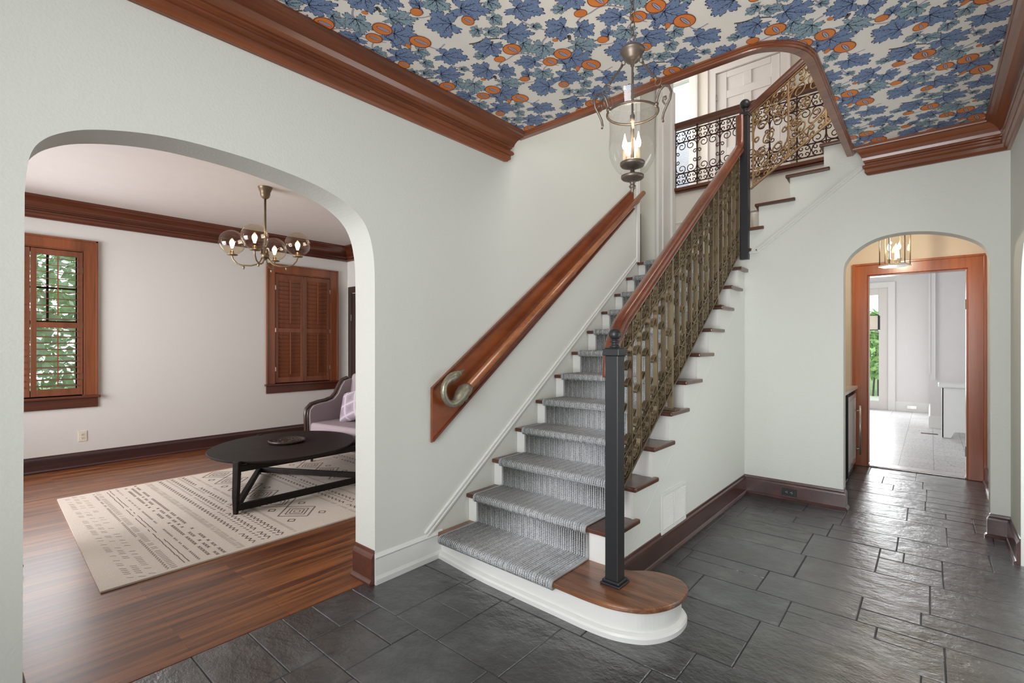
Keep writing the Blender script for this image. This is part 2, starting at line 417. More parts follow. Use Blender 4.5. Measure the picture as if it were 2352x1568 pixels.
def struct(name, mb, m, label, cat, parent=None, **k):
    o = mb.build(name, m, parent, **k)
    if parent is None: tag(o, label, cat, kind='structure')
    return o
def arc(c, r, a0, a1, n, plane='yz', x=0):
    return [(c[0]+r*math.cos(a0+(a1-a0)*i/n), c[1]+r*math.sin(a0+(a1-a0)*i/n)) for i in range(n+1)]

# ------------------------------------------------------------------ key sizes
H = 2.945; YF = 2.982; XR = 2.834; XL = -4.82; YLR = 2.43; UP = 3.27; TOP = 5.75
R1, RI, Y0, TG = .167, .19, .195, .2567
ny = lambda k: Y0+(k-1)*TG
nz = lambda k: R1+(k-1)*RI
TH = .028

# ------------------------------------------------------------------ walls
def smooth_arch(pts, k=5):
    out = [pts[0], pts[1]]
    q = pts[1:-1]
    for i in range(len(q)-1):
        a, b_ = Vector(q[i]), Vector(q[i+1]); pa = Vector(q[i-1]) if i > 0 else a*2-b_; pb = Vector(q[i+2]) if i+2 < len(q) else b_*2-a
        for j in range(1, k+1):
            t = j/k; v = .5*((2*a)+(b_-pa)*t+(2*pa-5*a+4*b_-pb)*t*t+(-pa+3*a-3*b_+pb)*t**3); out.append((v.x, v.y))
    return out+[pts[-1]]
arch_l = [(-1.690, 0), (-1.684, 1.90), (-1.678, 1.985), (-1.668, 2.045), (-1.645, 2.092), (-1.600, 2.135), (-1.518, 2.178), (-1.386, 2.214), (-1.239, 2.235),
          (-1.075, 2.239), (-.889, 2.231), (-.677, 2.205), (-.535, 2.172), (-.433, 2.132), (-.352, 2.073), (-.305, 2.00), (-.280, 1.91), (-.268, 1.80), (-.265, 1.60), (-.265, 0)]
b = MB()
b.prism([(-3.4, 0)]+smooth_arch(arch_l)+[(3.06, 0), (3.06, 4.42), (3.52, 4.42), (3.52, 2.1), (4.0, 2.1), (4.0, TOP), (-3.4, TOP)], 'x', -.2, 0)
struct('wall_left', b, M['wall'], 'textured off-white plaster wall with the wide arched opening beside the stairs', 'wall')
# far wall (small arch), top follows the upper flight
arch_f = [(1.862, 0), (1.862, 1.93), (1.868, 2.02), (1.893, 2.075), (1.930, 2.123), (1.985, 2.168), (2.045, 2.203), (2.115, 2.227), (2.183, 2.238), (2.262, 2.242), (2.341, 2.236),
          (2.430, 2.221), (2.514, 2.196), (2.580, 2.168), (2.640, 2.134), (2.690, 2.092), (2.717, 2.04), (2.730, 1.97), (2.733, 1.84), (2.733, 0)]
saw2 = [(3.6, 3.24), (1.93, 3.24), (1.93, 3.04), (1.725, 3.04), (1.725, 2.834), (1.4725, 2.834), (1.4725, 2.627), (1.22, 2.627), (1.22, 2.42), (1.0, 2.42)]
b = MB(); b.prism([(1.0, 0)]+smooth_arch(arch_f)+[(3.6, 0)]+saw2, 'y', YF, YF+.14)
struct('wall_back', b, M['wall'], 'off-white plaster wall facing the camera with the small arched doorway', 'wall')
# right wall with an arched reveal near its far end
b = MB()
ar = [(.9, 0), (.9, 1.6), (.95, 1.8), (1.1, 1.98), (1.4, 2.09), (1.75, 2.12), (2.1, 2.09), (2.28, 2.03), (2.40, 1.93), (2.46, 1.80), (2.475, 1.6), (2.475, 0)]
b.prism([(-3.4, 0)]+smooth_arch(ar)+[(YF+2.05, 0), (YF+2.05, H+.3), (-3.4, H+.3)], 'x', XR, XR+.2)
struct('wall_right', b, M['wall'], 'off-white plaster wall at the right edge of the hall', 'wall')
b = MB(); b.box(XR+.2, XR+.85, 2.85, 2.95, 0, 2.6); b.box(XR+.2, XR+.85, .3, .4, 0, 2.6); b.box(XR+.85, XR+.9, .3, 2.95, 0, 2.6); b.box(XR+.2, XR+.9, .3, 2.95, 2.6, 2.65)
struct('wall_alcove', b, M['wall'], 'plaster walls of the alcove behind the arch in the right wall', 'wall')
# front wall behind the camera, built without a window
b = MB(); b.prism([(-.2, 0), (XR+.2, 0), (XR+.2, H+.3), (-.2, H+.3)], 'y', -3.45, -3.4)
struct('wall_front', b, M['wall'], 'off-white front wall of the hall behind the camera', 'wall')
# side of the stairs
saw = [(YF, 0), (.4817, 0)]
for k in range(2, 12): saw += [(ny(k)+.03, nz(k)-TH), (ny(k+1)+.03, nz(k)-TH)] if k < 11 else [(ny(k)+.03, nz(k)-TH), (YF, nz(k)-TH)]
b = MB(); b.prism(saw, 'x', 1.085, 1.097)
struct('wall_stair_side', b, M['wall'], 'off-white plaster side of the staircase below the treads', 'wall')
# understair thin panel line and wall mouldings
def diag(mb, pts, x=None, y=None, w=.045, t=.010):
    for a, c in zip(pts[:-1], pts[1:]):
        a = Vector(a); c = Vector(c); d = (c-a).normalized(); n = Vector((1, 0, 0)) if x else Vector((0, -1, 0))
        up = d.cross(n).normalized()
        mb.obox((a+c)/2+n*t/2, d, up, n, (c-a).length/2+.004, w/2, t/2)
        mb.obox((a+c)/2+n*t+up*w*.28, d, up, n, (c-a).length/2+.004, w*.16, t*.45)
        mb.obox((a+c)/2+n*t-up*w*.28, d, up, n, (c-a).length/2+.004, w*.16, t*.45)
b = MB(); diag(b, [(0, .105, .178), (0, 3.0, 2.29)], x=1); 
struct('trim_1', b, M['white'], 'white moulding rising diagonally along the left wall above the stairs', 'trim', bevel=.002)
b = MB(); diag(b, [(1.11, YF, 2.225), (1.205, YF, 2.225), (1.99, YF, 2.808)], y=1, w=.04)
struct('trim_2', b, M['wall'], 'white moulding rising diagonally on the wall below the upper flight', 'trim', bevel=.002)
b = MB()
d_ = Vector((0, 2.20, 1.63)).normalized()
b.obox((1.0975, 1.70, .93), d_, Vector((0, -d_.z, d_.y)), Vector((1, 0, 0)), 1.37, .0015, .0010)
struct('trim_3', b, M['wall_lr'], 'thin painted line rising across the side of the stairs', 'trim')
# living room shell
b = MB()
WIN = [(-1.70, -.842), (1.262, 2.128)]; wz0, wz1 = .80, 2.42
ys = [-3.5, WIN[0][0], WIN[0][1], WIN[1][0], WIN[1][1], YLR+.15]
b.box(XL-.15, XL, ys[0], ys[1], 0, H); b.box(XL-.15, XL, ys[2], ys[3], 0, H); b.box(XL-.15, XL, ys[4], ys[5], 0, H)
for a, c in WIN: b.box(XL-.15, XL, a, c, 0, wz0); b.box(XL-.15, XL, a, c, wz1, H)
struct('wall_living_window', b, M['wall_lr'], 'pale living room wall with the two wood-cased windows', 'wall')
b = MB(); b.box(XL, -.2, YLR, YLR+.15, 0, H); struct('wall_living_end', b, M['wall_lr'], 'pale end wall of the living room behind the armchair', 'wall')
b = MB(); b.box(XL-.15, -.2, -3.5, -3.45, 0, H); struct('wall_living_front', b, M['wall_lr'], 'front wall of the living room, out of view to the left', 'wall')
b = MB(); b.box(XL-.15, -.2, -3.5, YLR+.1, H, H+.05); struct('ceiling_living', b, M['lr_ceil'], 'plain warm white living room ceiling with the globe chandelier', 'ceiling')
# passage shell
b = MB(); b.box(1.12, 1.25, YF+.14, 4.91, 0, 2.60); struct('wall_passage_left', b, M['wall_warm'], 'passage wall behind the wine fridge', 'wall')
b = MB(); b.box(1.12, XR, YF+.14, 4.91, 2.60, 2.62); struct('ceiling_passage', b, M['wall_warm'], 'low ceiling of the small passage', 'ceiling')
DX0, DX1, DZ = 1.872, 2.698, 2.146
b = MB(); b.prism([(1.08, 0), (DX0, 0), (DX0, DZ), (DX1, DZ), (DX1, 0), (3.6, 0), (3.6, 3.2), (1.08, 3.2)], 'y', 4.91, 5.03)
struct('wall_passage_end', b, M['wall_warm'], 'peach-lit wall around the wood-cased doorway at the end of the passage', 'wall')
# kitchen shell
b = MB(); b.prism([(-.9, 0), (1.20, 0), (1.20, 2.56), (1.742, 2.56), (1.742, 0), (2.56, 0), (2.56, 3.0), (-.9, 3.0)], 'y', 11.0, 11.1)
struct('wall_kitchen_far', b, M['kit_wall'], 'pale far wall of the back room with the glazed door', 'wall')
b = MB(); b.prism([(2.41, 8.72), (4.54, 8.72), (4.54, 8.85), (2.55, 8.85), (2.55, 10.99), (2.41, 10.99)], 'z', 0, 3.0)
struct('wall_kitchen_jog', b, M['kit_wall'], 'pale projecting wall corner behind the radiator cover', 'wall')
b = MB(); b.box(4.55, 4.65, 5.0, 8.8, 0, 3.2); b.box(-1, -.9, 5.0, 11.1, 0, 3.2); struct('wall_kitchen_side', b, M['kit_wall'], 'side walls of the back room', 'wall')
b = MB(); b.box(-1, 4.65, 5.03, 11.1, 3.0, 3.05); struct('ceiling_kitchen', b, M['kit_wall'], 'ceiling of the back room beyond the passage', 'ceiling')
# upper hall shell
b = MB(); b.prism([(0, 2.15), (1.12, 2.15), (1.12, 2.64), (1.95, 2.64), (1.95, 3.246), (0, 3.246)], 'y', 4.02, 4.1)
struct('wall_balcony_face', b, M['wall_up'], 'cream wall face below the upstairs railing', 'wall')
b = MB(); b.box(.02, 1.93, 4.0, 4.02, 2.86, 2.872); struct('trim_4', b, M['white'], 'thin horizontal line on the cream wall below the upstairs railing', 'trim')
YU = 5.5
b = MB(); b.prism([(-1.9, UP), (-1.15, UP), (-1.15, 3.9), (-.36, 3.9), (-.36, 5.4), (-1.15, 5.4), (-1.15, UP), (-1.9, UP)][0:1]+[(.03, UP), (.03, 5.33), (.875, 5.33), (.875, UP), (3.8, UP), (3.8, TOP), (-.36, TOP), (-.36, UP+.02)], 'y', YU, YU+.1)
b.box(-1.9, -.36, YU, YU+.1, 5.4, TOP); b.box(-1.9, -1.15, YU, YU+.1, UP, 5.4); b.box(-1.15, -.36, YU, YU+.1, UP, 3.6)
struct('wall_upper_back', b, M['wall_up'], 'cream back wall of the upstairs hall with the white door', 'wall')
b = MB(); b.box(-1.95, -1.9, 4.0, YU+.1, UP, TOP); b.box(-1.9, -.2, 4.0, 4.1, 3.24, TOP)
b.box(3.55, 3.6, 0.2, YU+.1, UP, TOP); b.box(-.2, 3.6, .2, .3, UP, TOP)
struct('wall_upper_side', b, M['wall_up'], 'side walls of the upstairs hall', 'wall')
b = MB(); b.box(-1.95, 3.6, -.0, YU+.1, TOP, TOP+.05); struct('ceiling_upper', b, M['wall_up'], 'ceiling of the upstairs hall', 'ceiling')
b = MB(); b.box(-1.95, 3.6, 4.061, YU+.1, 3.25, UP); b.box(1.96, 3.6, .93, 4.1, 3.25, UP); b.box(-.2, 3.6, .2, .86, 3.25, UP)
struct('floor_upper', b, M['hardwood'], 'upstairs hall floor around the stairwell', 'floor')
# room on the landing side
b = MB(); b.box(-2.2, -.2, 3.62, 3.72, 2.2, 4.7); b.box(-2.2, -2.1, 2.6, 3.7, 2.2, 4.7); b.box(-2.2, -.2, 2.58, 2.63, 2.2, 4.7)
struct('wall_side_room', b, M['wall_up'], 'cream wall seen through the opening at the stair landing', 'wall')
b = MB(); b.box(-2.2, -.2, 2.6, 3.7, 2.2, 2.257); struct('floor_side_room', b, M['hardwood'], 'floor of the side room off the landing', 'floor')
b = MB(); b.box(-2.2, -.2, 2.6, 3.7, 4.7, 4.75); struct('ceiling_side_room', b, M['wall_up'], 'ceiling of the side room off the landing', 'ceiling')

# ------------------------------------------------------------------ wallpapered ceiling
OPEN = [(0.0, .925), (.4, .915), (.8, .903), (1.2, .884), (1.6, .878), (1.72, .888), (1.80, .928), (1.865, .985), (1.912, 1.06), (1.938, 1.15), (1.946, 1.30), (1.946, 2.2), (1.946, YF+.02)]
def inside_open(x, y):
    if y < .87 or x > 1.946: return False
    if x < 1.6: return y > .925-.03*x
    # rounded corner
    if y > 1.2: return True
    for (x0, y0), (x1, y1) in zip(OPEN[4:], OPEN[5:]):
        if x0 <= x <= x1 and x1 > x0: return y > y0+(y1-y0)*(x-x0)/(x1-x0)
    return False
def clampo(x, y):
    if not inside_open(x, y): return x, y
    best = None
    for (x0, y0), (x1, y1) in zip(OPEN[:-1], OPEN[1:]):
        dx, dy = x1-x0, y1-y0; L = dx*dx+dy*dy
        t = max(0, min(1, ((x-x0)*dx+(y-y0)*dy)/L)); q = (x0+t*dx, y0+t*dy); d = (q[0]-x)**2+(q[1]-y)**2
        if best is None or d < best[0]: best = (d, q)
    return best[1]
ce = MB()
ce.prism([(0, -3.4), (XR, -3.4), (XR, YF), (1.946, YF)]+OPEN[::-1][1:], 'z', H, H+.3)
fv = Vector((-math.sin(YAW), math.cos(YAW), 0)); rv = Vector((math.cos(YAW), math.sin(YAW), 0))
def img(u, v, z=H):   # where a motif sits on the ceiling plane, measured once from the photograph
    d = fv+rv*((u-1176)/1120.05)+Vector((0, 0, -1))*((v-790.98)/1120.05); t = (z-CAM.z)/d.z
    return Vector((CAM.x+d.x*t, CAM.y+d.y*t))
A_ = lambda u, v: img(1080+u*.12755, v*.12755)
MZ = H-.0026
LV = (Vector((-.5415, .027)), Vector((.022, .785)))
def addp(mb, vs, fs):
    """add flat print polygons, trimmed at the stairwell opening"""
    ins = [inside_open(v[0], v[1]) for v in vs]
    if not any(ins): mb.add(vs, fs); return
    cv = [clampo(v[0], v[1])+(v[2],) for v in vs]
    mv = [math.hypot(a[0]-b_[0], a[1]-b_[1]) for a, b_ in zip(cv, vs)]
    keep = [f for f in fs if not all(ins[i] for i in f) and max(mv[i] for i in f) < .16 and all(vs[i][0] > -.08 for i in f if ins[i])]
    if keep: mb.add(cv, keep)
def unit_leaf(tip, seed, pts=90, sharp=.40):
    rnd = random.Random(seed); out = []
    lob = rnd.choice([5, 5, 7]); ph = rnd.random()*.3
    for i in range(pts):
        a = 2*PI*i/pts; rel = (a-tip+PI) % (2*PI)-PI
        L = abs(math.cos(rel*lob/2*.98+ph*.3))**.55
        r = (1-sharp)+sharp*L
        r *= 1-.10*abs(rel)/PI
        if abs(rel) > 2.75: r *= .55+.2*(PI-abs(rel))/.4
        r *= 1+(.01, .085, .045, -.085)[i % 4]+rnd.uniform(-.035, .035)+.05*math.sin(rel*11+ph*9)
        out.append((a, r))
    return out
def motif_leaf(mb, cx, cy, hw, hh, tipdeg, teal, seed, shift):
    hw *= 1.07; hh *= 1.08; zl = H-.0003-(seed-100)*.00009
    """cx,cy,hw,hh: centre and half sizes of the leaf as traced; mapped to the ceiling plane"""
    c = A_(cx, cy); U = (A_(cx+hw, cy)-A_(cx-hw, cy))/2; V = (A_(cx, cy+hh)-A_(cx, cy-hh))/2
    tip = math.radians(tipdeg)
    ol = unit_leaf(tip, seed)
    c = c+shift
    def P(a, r): return c+U*(r*math.cos(a))+V*(r*math.sin(a))
    if not (-.1 < c.x < XR+.1 and -1.7 < c.y < YF+.1): return
    if inside_open(c.x, c.y) and inside_open(c.x-.05, c.y-.05) and inside_open(c.x+.05, c.y-.05): return
    sc = min(U.length, V.length)
    for k, (z, g, mi) in enumerate([(zl, 1.045, 3), (zl-.00003, .985, 2 if teal else 1)]):
        pts = [P(a, r*g) for a, r in ol]; cc = c
        n = len(pts); mb.cur = mi
        addp(mb, [(cc[0], cc[1], z)]+[(p[0], p[1], z) for p in pts], [(0, 1+(i+1) % n, 1+i) for i in range(n)])
    mb.cur = 3
    hub = P(tip+PI, .38)
    def vein(p0, p1, w0, bend):
        d = p1-p0; 
        if d.length < 1e-5: return
        q = Vector((-d.y, d.x)).normalized(); m = (p0+p1)/2+q*d.length*bend
        prev = None; vs = []
        for i in range(5):
            t = i/4; p = p0*(1-t)**2+m*2*t*(1-t)+p1*t*t; w = w0*(1-.8*t)
            vs += [p+q*w, p-q*w]
        addp(mb, [(v[0], v[1], zl-.00006) for v in vs], [(2*i, 2*i+1, 2*i+3, 2*i+2) for i in range(4)])
    rnd = random.Random(seed+5)
    for da, rr in ((0, .9), (1.15, .72), (-1.15, .72), (2.15, .6), (-2.15, .6)):
        e = P(tip+da, rr); vein(hub, e, .0026, rnd.uniform(-.15, .15))
        for t in (.35, .62, .82):
            p = hub+(e-hub)*t
            for sg in (-1, 1):
                e2 = p+(P(tip+da+sg*.75, rr)-hub)*(.30*(1.1-t)+.08); vein(p, e2, .0016, .15*sg)
def motif_melon(mb, cx, cy, rx, ry, plainm, shift, rot=0):
    c = A_(cx, cy); U = (A_(cx+rx, cy)-A_(cx-rx, cy))/2; V = (A_(cx, cy+ry)-A_(cx, cy-ry))/2; c = c+shift
    if not (-.1 < c.x < XR+.1 and -1.7 < c.y < YF+.1): return
    if inside_open(c.x, c.y) and inside_open(c.x-.04, c.y-.04) and inside_open(c.x+.04, c.y-.04): return
    def disc(s1, s2, off, z, mi, tilt=0, n=26):
        mb.cur = mi; vs = []
        for i in range(n):
            a = 2*PI*i/n; x = s1*math.cos(a); y = s2*math.sin(a)
            x, y = x*math.cos(tilt)-y*math.sin(tilt), x*math.sin(tilt)+y*math.cos(tilt)
            p = c+U*(x+off[0])+V*(y+off[1]); vs.append((p[0], p[1], z))
        p = c+U*off[0]+V*off[1]; vs.append((p[0], p[1], z)); addp(mb, vs, [(n, (i+1) % n, i) for i in range(n)])
    disc(1.06, 1.08, (0, 0), MZ, 5); disc(.97, .95, (0, 0), MZ-.00006, 4)
    if not plainm:
        disc(.74, .27, (.08, .02), MZ-.00012, 5, .75); disc(.66, .19, (.1, .03), MZ-.00018, 7, .75)
        disc(.55, .03, (.1, .03), MZ-.00024, 3, .75)
def motif_stem(mb, pts, w, mi, shift):
    P = [A_(*p)+shift for p in pts]
    if not any(-.1 < p.x < XR and -1.7 < p.y < YF for p in P): return
    Q = []
    for i in range(len(P)-1):
        a, b_ = P[i], P[i+1]; pa = P[max(i-1, 0)]; pb = P[min(i+2, len(P)-1)]
        for t in (0, .25, .5, .75):
            Q.append(.5*((2*a)+(b_-pa)*t+(2*pa-5*a+4*b_-pb)*t*t+(-pa+3*a-3*b_+pb)*t**3))
    Q.append(P[-1]); vs = []
    for i, p in enumerate(Q):
        d = Q[min(i+1, len(Q)-1)]-Q[max(i-1, 0)]; q = Vector((-d.y, d.x)).normalized()
        vs += [p+q*w, p-q*w]
    mb.cur = mi; addp(mb, [(v[0], v[1], H-.00015) for v in vs], [(2*i, 2*i+1, 2*i+3, 2*i+2) for i in range(len(Q)-1)])
LEAVES = [(960, 165, 350, 190, 20, 0), (800, 605, 300, 185, 0, 0), (1600, 520, 255, 200, 150, 0), (2030, 530, 205, 165, 30, 0), (1300, 880, 220, 165, 100, 1), (985, 815, 140, 140, 60, 1),
          (2010, 810, 285, 130, 5, 1), (1075, 1115, 240, 115, 175, 0), (1780, 1110, 265, 150, -35, 0), (1300, 1325, 195, 110, 95, 1), (1020, 1345, 95, 100, 200, 0), (1740, 1385, 275, 120, 15, 0),
          (2095, 1315, 120, 85, 30, 1), (2075, 1500, 110, 75, 50, 1), (1330, 1560, 240, 150, 175, 0), (330, 855, 255, 165, 120, 0), (190, 1005, 120, 65, 170, 1), (400, 570, 185, 92, 0, 1),
          (110, 555, 115, 100, 120, 1), (1175, 470, 105, 62, 10, 1), (640, 1680, 230, 130, 15, 0), ]
MELONS = [(750, 880, 160, 92, 0), (1665, 965, 152, 90, 0), (1440, 1105, 127, 72, 0), (2175, 1160, 167, 88, 0), (530, 1060, 97, 50, 1), (980, 1415, 84, 44, 1), (1685, 1515, 88, 52, 0), (1935, 1222, 40, 40, 1), (1530, 715, 50, 26, 1)]
STEMS = [([(860, 320), (960, 400), (1080, 455), (1220, 500), (1385, 555)], .0045, 6), ([(1380, 660), (1310, 740), (1297, 820)], .005, 6), ([(500, 1200), (560, 1120), (680, 1060), (800, 985), (950, 962), (1160, 992)], .0045, 6),
         ([(1235, 1090), (1400, 1140), (1600, 1180)], .003, 6), ([(900, 1490), (1080, 1480), (1250, 1440)], .0035, 6), ([(2260, 1230), (2400, 1280), (2560, 1200)], .004, 6), ([(1510, 1500), (1600, 1440), (1680, 1390)], .003, 6),
         ([(400, 740), (385, 870), (430, 960), (480, 1025)], .006, 8), ([(-20, 795), (120, 770), (280, 710), (520, 690)], .005, 8), ([(1300, 1300), (1340, 1220), (1390, 1180)], .004, 6), ([(1790, 1180), (1800, 1290), (1760, 1380)], .003, 6),
         ([(1570, 690), (1700, 690), (1780, 640), (1790, 720)], .008, 8)]
for i in range(-7, 7):
    for j in range(-5, 6):
        sh = LV[0]*i+LV[1]*j
        for q in STEMS: motif_stem(ce, q[0], q[1], q[2], sh)
        for n_, q in enumerate(LEAVES): motif_leaf(ce, q[0], q[1], q[2], q[3], q[4], q[5], 100+n_, sh)
        for q in MELONS: motif_melon(ce, q[0], q[1], q[2], q[3], q[4], sh)
struct('ceiling', ce, [M['paper'], M['p_blue'], M['p_teal'], M['p_ink'], M['p_orange'], M['p_rust'], M['p_lilac'], M['p_pale'], M['p_grey']],
       'hall ceiling papered with blue leaves and orange melons', 'ceiling', fix=False)

# ------------------------------------------------------------------ crowns, opening trim, baseboards
CR = [(0, 0), (.137, 0), (.137, -.013), (.130, -.016), (.127, -.024), (.112, -.028), (.092, -.040), (.072, -.060), (.058, -.084), (.052, -.104), (.044, -.108), (.044, -.116), (.034, -.124), (.034, -.134),
      (.048, -.139), (.054, -.150), (.054, -.160), (.046, -.168), (.036, -.171), (.036, -.196), (.024, -.206), (.018, -.214), (0, -.216)]
b = MB(); b.sweep(CR, [(0, -3.4), (0, .848)], [(1, 0)], H, (None, (1, .96)))
struct('trim_5', b, M['crown'], 'wide brown crown moulding running along the top of the left wall', 'trim')
b = MB(); b.sweep(CR, [(2.035, YF), (XR, YF)], [(0, -1)], H, ((-.76, -1), (-1, -1))); 
struct('trim_6', b, M['crown_x'], 'short brown crown moulding above the small arch', 'trim')
b = MB(); b.sweep(CR, [(XR, YF), (XR, -3.4)], [(-1, 0)], H, ((-1, -1), None))
struct('trim_7', b, M['crown'], 'brown crown moulding at the right edge of the ceiling', 'trim')
# moulding round the stairwell opening
b = MB()
path = [(.05, .922)]+OPEN[1:-1]+[(1.946, YF)]
prf = [(0, .02), (0, 0), (0, -.009), (.006, -.012), (.006, -.020), (.013, -.024), (.015, -.030), (.058, -.030), (.058, .30), (.042, .30)]
pp = cat([Vector(p) for p in path[:-1]], 4)+[Vector(path[-1])]; segn = []
for a, c in zip(pp[:-1], pp[1:]):
    d = (c-a).normalized(); segn.append((-d.y, d.x))
b.sweep(prf, [tuple(p) for p in pp], segn, H)
struct('trim_8', b, M['crown_x'], 'curved brown moulding edging the stairwell opening in the ceiling', 'trim')
# living room crown
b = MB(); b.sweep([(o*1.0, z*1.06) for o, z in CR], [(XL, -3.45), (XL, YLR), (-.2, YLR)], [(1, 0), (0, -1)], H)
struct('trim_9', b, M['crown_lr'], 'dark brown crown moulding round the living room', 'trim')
BS = [(0, 0), (.030, 0), (.032, .012), (.024, .022), (.018, .026), (.018, .128), (.014, .140), (.006, .150), (.004, .165), (0, .168)]
def baseb(name, pts, nr, label, m='base', ends=(None, None), prof=BS):
    b = MB(); b.sweep(prof, pts, nr, 0, ends); return struct(name, b, M[m], label, 'baseboard')
baseb('baseboard_living', [(XL, -3.45), (XL, YLR), (-.2, YLR)], [(1, 0), (0, -1)], 'dark wood baseboard below the living room windows')
baseb('baseboard_stair', [(1.097, .40), (1.097, YF), (1.862, YF), (1.862, YF+.10)], [(1, 0), (0, -1), (1, 0)], 'dark purple-brown baseboard under the stairs and beside the outlet')
baseb('baseboard_right', [(2.733, YF+.02), (2.733, YF), (XR, YF), (XR, 2.475)], [(-1, 0), (0, -1), (-1, 0)], 'dark brown baseboard wrapping the wall right of the small arch')
baseb('baseboard_front', [(XR, .9), (XR, -3.4)], [(-1, 0)], 'dark baseboard along the right wall near the camera')
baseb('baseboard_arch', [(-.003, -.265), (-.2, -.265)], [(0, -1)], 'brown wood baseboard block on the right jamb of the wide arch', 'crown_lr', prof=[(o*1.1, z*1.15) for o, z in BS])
baseb('baseboard_arch_left', [(-.2, -1.69), (-.003, -1.69)], [(0, 1)], 'brown wood baseboard block on the left jamb of the wide arch')
b = MB(); b.sweep([(0, 0), (.016, 0), (.018, .03), (.012, .05), (.010, .145), (.016, .155), (.008, .17), (0, .175)], [(0, -.268), (0, .24)], [(1, 0)], 0)
struct('baseboard_left', b, M['white'], 'white baseboard between the wide arch and the first step', 'baseboard')

# ------------------------------------------------------------------ floors
b = MB(); b.box(XL-.1, -.06, -3.5, YLR+.1, -.05, 0)
struct('floor_living', b, M['hardwood'], 'orange-brown oak strip floor of the living room', 'floor')
b = MB(); b.box(-1, 4.65, 4.99, 11.1, -.05, 0.004)
struct('floor_kitchen', b, M['vinyl'], 'white speckled tile floor beyond the passage', 'floor')
fl = MB(); fl.cur = 1; fl.box(-.06, 3.4, -3.4, 4.99, -.05, -.0038); fl.cur = 0
tints = []
random.seed(23)
def tile(x0, x1, y0, y1):
    g = .0018; z = random.uniform(-.0005, .0005); tx = random.uniform(-.0009, .0009); ty = random.uniform(-.0009, .0009)
    x0 += g*random.uniform(.6, 1.4); x1 -= g*random.uniform(.6, 1.4); y0 += g*random.uniform(.6, 1.4); y1 -= g*random.uniform(.6, 1.4)
    if x1-x0 < .02 or y1-y0 < .02: return
    bv = .003; zz = lambda x, y: z+tx*(x-x0)/(x1-x0)+ty*(y-y0)/(y1-y0)
    jx = [random.uniform(-.0015, .0015) for _ in range(4)]
    o = [(x0+jx[0], y0), (x1+jx[1], y0+jx[2]), (x1, y1), (x0, y1+jx[3])]
    i_ = [(x0+bv, y0+bv), (x1-bv, y0+bv), (x1-bv, y1-bv), (x0+bv, y1-bv)]
    vs = [(x, y, zz(x, y)-.0035) for x, y in o]+[(x, y, zz(x, y)) for x, y in i_]+[(x, y, -.02) for x, y in o]
    n0 = len(fl.f)
    fl.add(vs, [(4, 5, 6, 7), (0, 1, 5, 4), (1, 2, 6, 5), (2, 3, 7, 6), (3, 0, 4, 7), (8, 9, 1, 0), (9, 10, 2, 1), (10, 11, 3, 2), (11, 8, 0, 3)])
    t = random.uniform(.62, 1.38); w = random.uniform(-.05, .06)
    tints.append((n0, len(fl.f), (t*(1+w), t, t*(1-w*.5))))
y = -3.4
while y < 4.985:
    d = random.choice([.23, .31, .31, .39, .46]); 
    if y+d > 4.9: d = 4.987-y
    x = -.058+random.uniform(-.3, 0)
    while x < 3.35:
        w = random.choice([.31, .39, .46, .46, .61, .61])
        x0, x1 = max(x, -.058), min(x+w, 3.39)
        if d > .29 and random.random() < .35:
            s_ = random.choice([.4, .5, .6]); tile(x0, x1, y, y+d*s_)
            if x1-x0 > .3 and random.random() < .5: m_ = x0+(x1-x0)*random.choice([.4, .6]); tile(x0, m_, y+d*s_, y+d); tile(m_, x1, y+d*s_, y+d)
            else: tile(x0, x1, y+d*s_, y+d)
        else: tile(x0, x1, y, y+d)
        x += w
    y += d
fo = struct('floor', fl, [M['slate'], M['grout']], 'dark grey slate tile floor of the hall', 'floor')
ca = fo.data.color_attributes.new('tint', 'FLOAT_COLOR', 'CORNER')
cols = [1.0]*(4*len(fo.data.loops))
for a, c, t in tints:
    for fi in range(a, c):
        p = fo.data.polygons[fi]
        for li in p.loop_indices: cols[4*li:4*li+4] = [t[0], t[1], t[2], 1]
ca.data.foreach_set('color', cols)

# ------------------------------------------------------------------ staircase
st = thing('staircase', (.55, 1.6, 0), 'white staircase with dark oak treads climbing along the left wall', 'staircase')
# bullnose step
bull = [(0.002, .195), (.45, .150), (.962, .136), (1.15, .132), (1.27, .142), (1.356, .170), (1.429, .216), (1.485, .296), (1.512, .384), (1.512, .475), (1.490, .545), (1.440, .592), (1.36, .605), (1.267, .580), (1.19, .52), (1.13, .50), (1.097, .50), (0.002, .50)]
bull = smooth_arch([bull[0]]+bull[:-1]+[bull[-1]], 4)[1:]
b = MB(); b.prism(bull, 'z', R1-TH, R1); b.build('tread', M['oak2'], st, bevel=.009, seg=3)
b = MB()
N = len([p for p in bull]) - 9
def inset(poly, d):
    out = []; n = len(poly)
    for i in range(n):
        p = Vector(poly[i]); a = Vector(poly[max(i-1, 0)]); c = Vector(poly[min(i+1, n-1)]); t = (c-a).normalized(); out.append(p+Vector((-t.y, t.x))*d)
    return out
front = bull[:N]
rings = []
for z, d in [(0, .004), (.022, .004), (.032, .010), (.038, .022), (.040, .031), (R1-TH, .031)]:
    rings.append([(p.x, p.y, z) for p in inset(front, d)])
vs = [v for r in rings for v in r]; fs = []
for i in range(len(rings)-1):
    for k in range(N-1): fs.append((i*N+k, i*N+k+1, (i+1)*N+k+1, (i+1)*N+k))
b.add(vs, fs); b.build('riser', M['white'], st)
